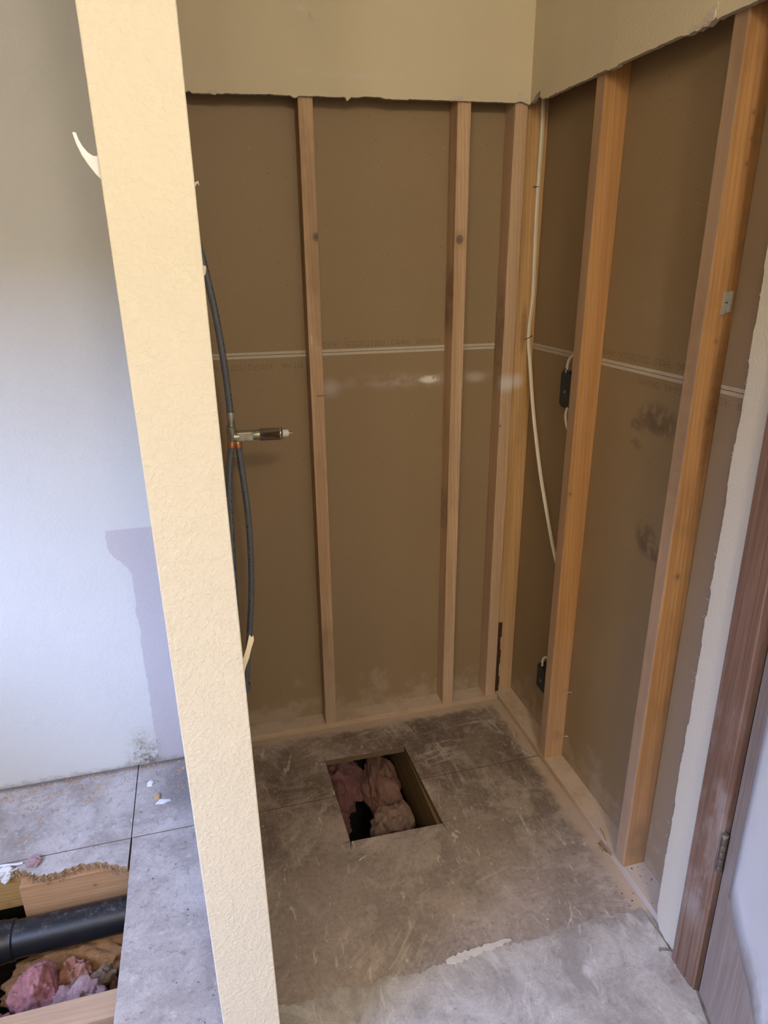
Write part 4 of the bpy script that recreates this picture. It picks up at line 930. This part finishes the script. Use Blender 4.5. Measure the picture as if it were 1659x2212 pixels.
chips('dark_specks', 16, (-0.115, -0.068, -1.0, -0.86), 0.0020, M['chip_dark'], 37, 0.0, 'small black specks on the floor in front of the right plate', 'specks')
# crumbly broken edge of the particle board
rr = random.Random(40); bm = bmesh.new()
for k in range(1500):
    i = rr.randrange(len(rag) - 1); t = rr.random()
    x = rag[i][0] + (rag[i + 1][0] - rag[i][0]) * t; y = rag[i][1] + (rag[i + 1][1] - rag[i][1]) * t
    s = rr.uniform(0.0008, 0.0034); q = Vector((x, y - rr.uniform(-0.004, 0.012), -rr.uniform(0.002, 0.022)))
    m4 = Matrix.Translation(q) @ Matrix.Rotation(rr.uniform(0, 3), 4, 'X') @ Matrix.Rotation(rr.uniform(0, 3), 4, 'Z')
    v0 = [bm.verts.new(m4 @ Vector(p)) for p in ((-s, -s * .4, -s * .3), (s, -s * .3, -s * .3), (0, s * .6, -s * .2), (0, 0, s * .5))]
    for f in ((0, 2, 1), (0, 1, 3), (1, 2, 3), (2, 0, 3)): bm.faces.new([v0[j] for j in f])
ce = fin(bm, 'crumbled_edge', M['chip_brown'], floor); ce['kind'] = 'stuff'

def flake(name, c, pts, h, mat, label, cat, tilt=0.0):
    bm = bmesh.new(); n = len(pts)
    a = [bm.verts.new((c[0] + u, c[1] + v, c[2] + tilt * u + 0.0002)) for u, v in pts]; b = [bm.verts.new((c[0] + u * 0.86, c[1] + v * 0.86, c[2] + h + tilt * u + 0.002 * math.sin(u * 300))) for u, v in pts]
    bm.faces.new(a[::-1]); bm.faces.new(b)
    for i in range(n): bm.faces.new((a[i], a[(i + 1) % n], b[(i + 1) % n], b[i]))
    return tag(fin(bm, name, mat, None, c), label, cat)
flake('plaster_chip', (-1.232, -0.262, 0), [(-0.020, -0.006), (0.004, -0.010), (0.026, -0.002), (0.010, 0.004), (-0.008, 0.012)], 0.004, M['chip_white'], 'white plaster chip on the dark floor left of the partition', 'chip')
flake('wood_chip', (-1.248, -0.238, 0), [(-0.008, -0.014), (0.008, -0.012), (0.011, 0.004), (0.003, 0.015), (-0.010, 0.008)], 0.005, M['chip_brown'], 'brown wood chip beside the white plaster chip', 'chip')
flake('plaster_chip', (-1.270, -0.175, 0), [(-0.010, -0.010), (0.006, -0.012), (0.012, 0.004), (0.002, 0.013), (-0.010, 0.006)], 0.004, M['chip_white'], 'white plaster chip by the floor seam near the mildewed wall', 'chip')
flake('plaster_chip', (-1.158, -0.126, 0), [(-0.006, -0.006), (0.008, -0.004), (0.004, 0.007), (-0.005, 0.005)], 0.004, M['chip_white'], 'white plaster chip against the wall beside the partition', 'chip')
flake('plaster_chip', (-0.705, -0.622, 0), [(-0.013, -0.006), (0.010, 0.006), (0.013, 0.010), (-0.010, 0.0)], 0.0025, M['chip_white'], 'white sliver on the shower floor in front of the drain opening', 'chip')
tag(lump('insulation_scrap', (-1.555, -0.402, 0.008), (0.016, 0.014, 0.008), 51, M['pink_pale'], 0.5, 4), 'pink insulation scrap lying on the torn floor edge', 'scrap')
tag(lump('paper_scrap', (-1.622, -0.412, -0.004), (0.022, 0.014, 0.012), 52, M['chip_white'], 0.75, 4, None, 0.4), 'torn white paper scrap at the broken floor corner by the photo edge', 'scrap')
tag(tube('paper_scrap', spline([(-1.66, -0.392, 0.004), (-1.63, -0.396, 0.010), (-1.60, -0.397, 0.006), (-1.583, -0.394, 0.003)], 5), 0.002, M['chip_white'], None, (-1.62, -0.395, 0.003), 6, (0.0035, 0.0012), (0, 1, 0.4)), 'thin white paper curl above the torn paper scrap', 'scrap')
# a screw lying by the door casing
sw = tag(empty('screw', (-0.087, -1.066, 0.004)), 'grey screw lying on the floor at the foot of the door casing', 'screw')
lathe('shaft', (-0.1015, -1.0600, 0.0075), (-0.066, -1.0700, 0.0045), [(0, 0.0022), (0.9, 0.0022), (1, 0.0006)], M['steel'], sw, sides=10)
lathe('head', (-0.1045, -1.0592, 0.0078), (-0.1010, -1.0602, 0.0075), [(0, 0.0048), (0.3, 0.0048), (1, 0.0024)], M['steel'], sw, sides=14)
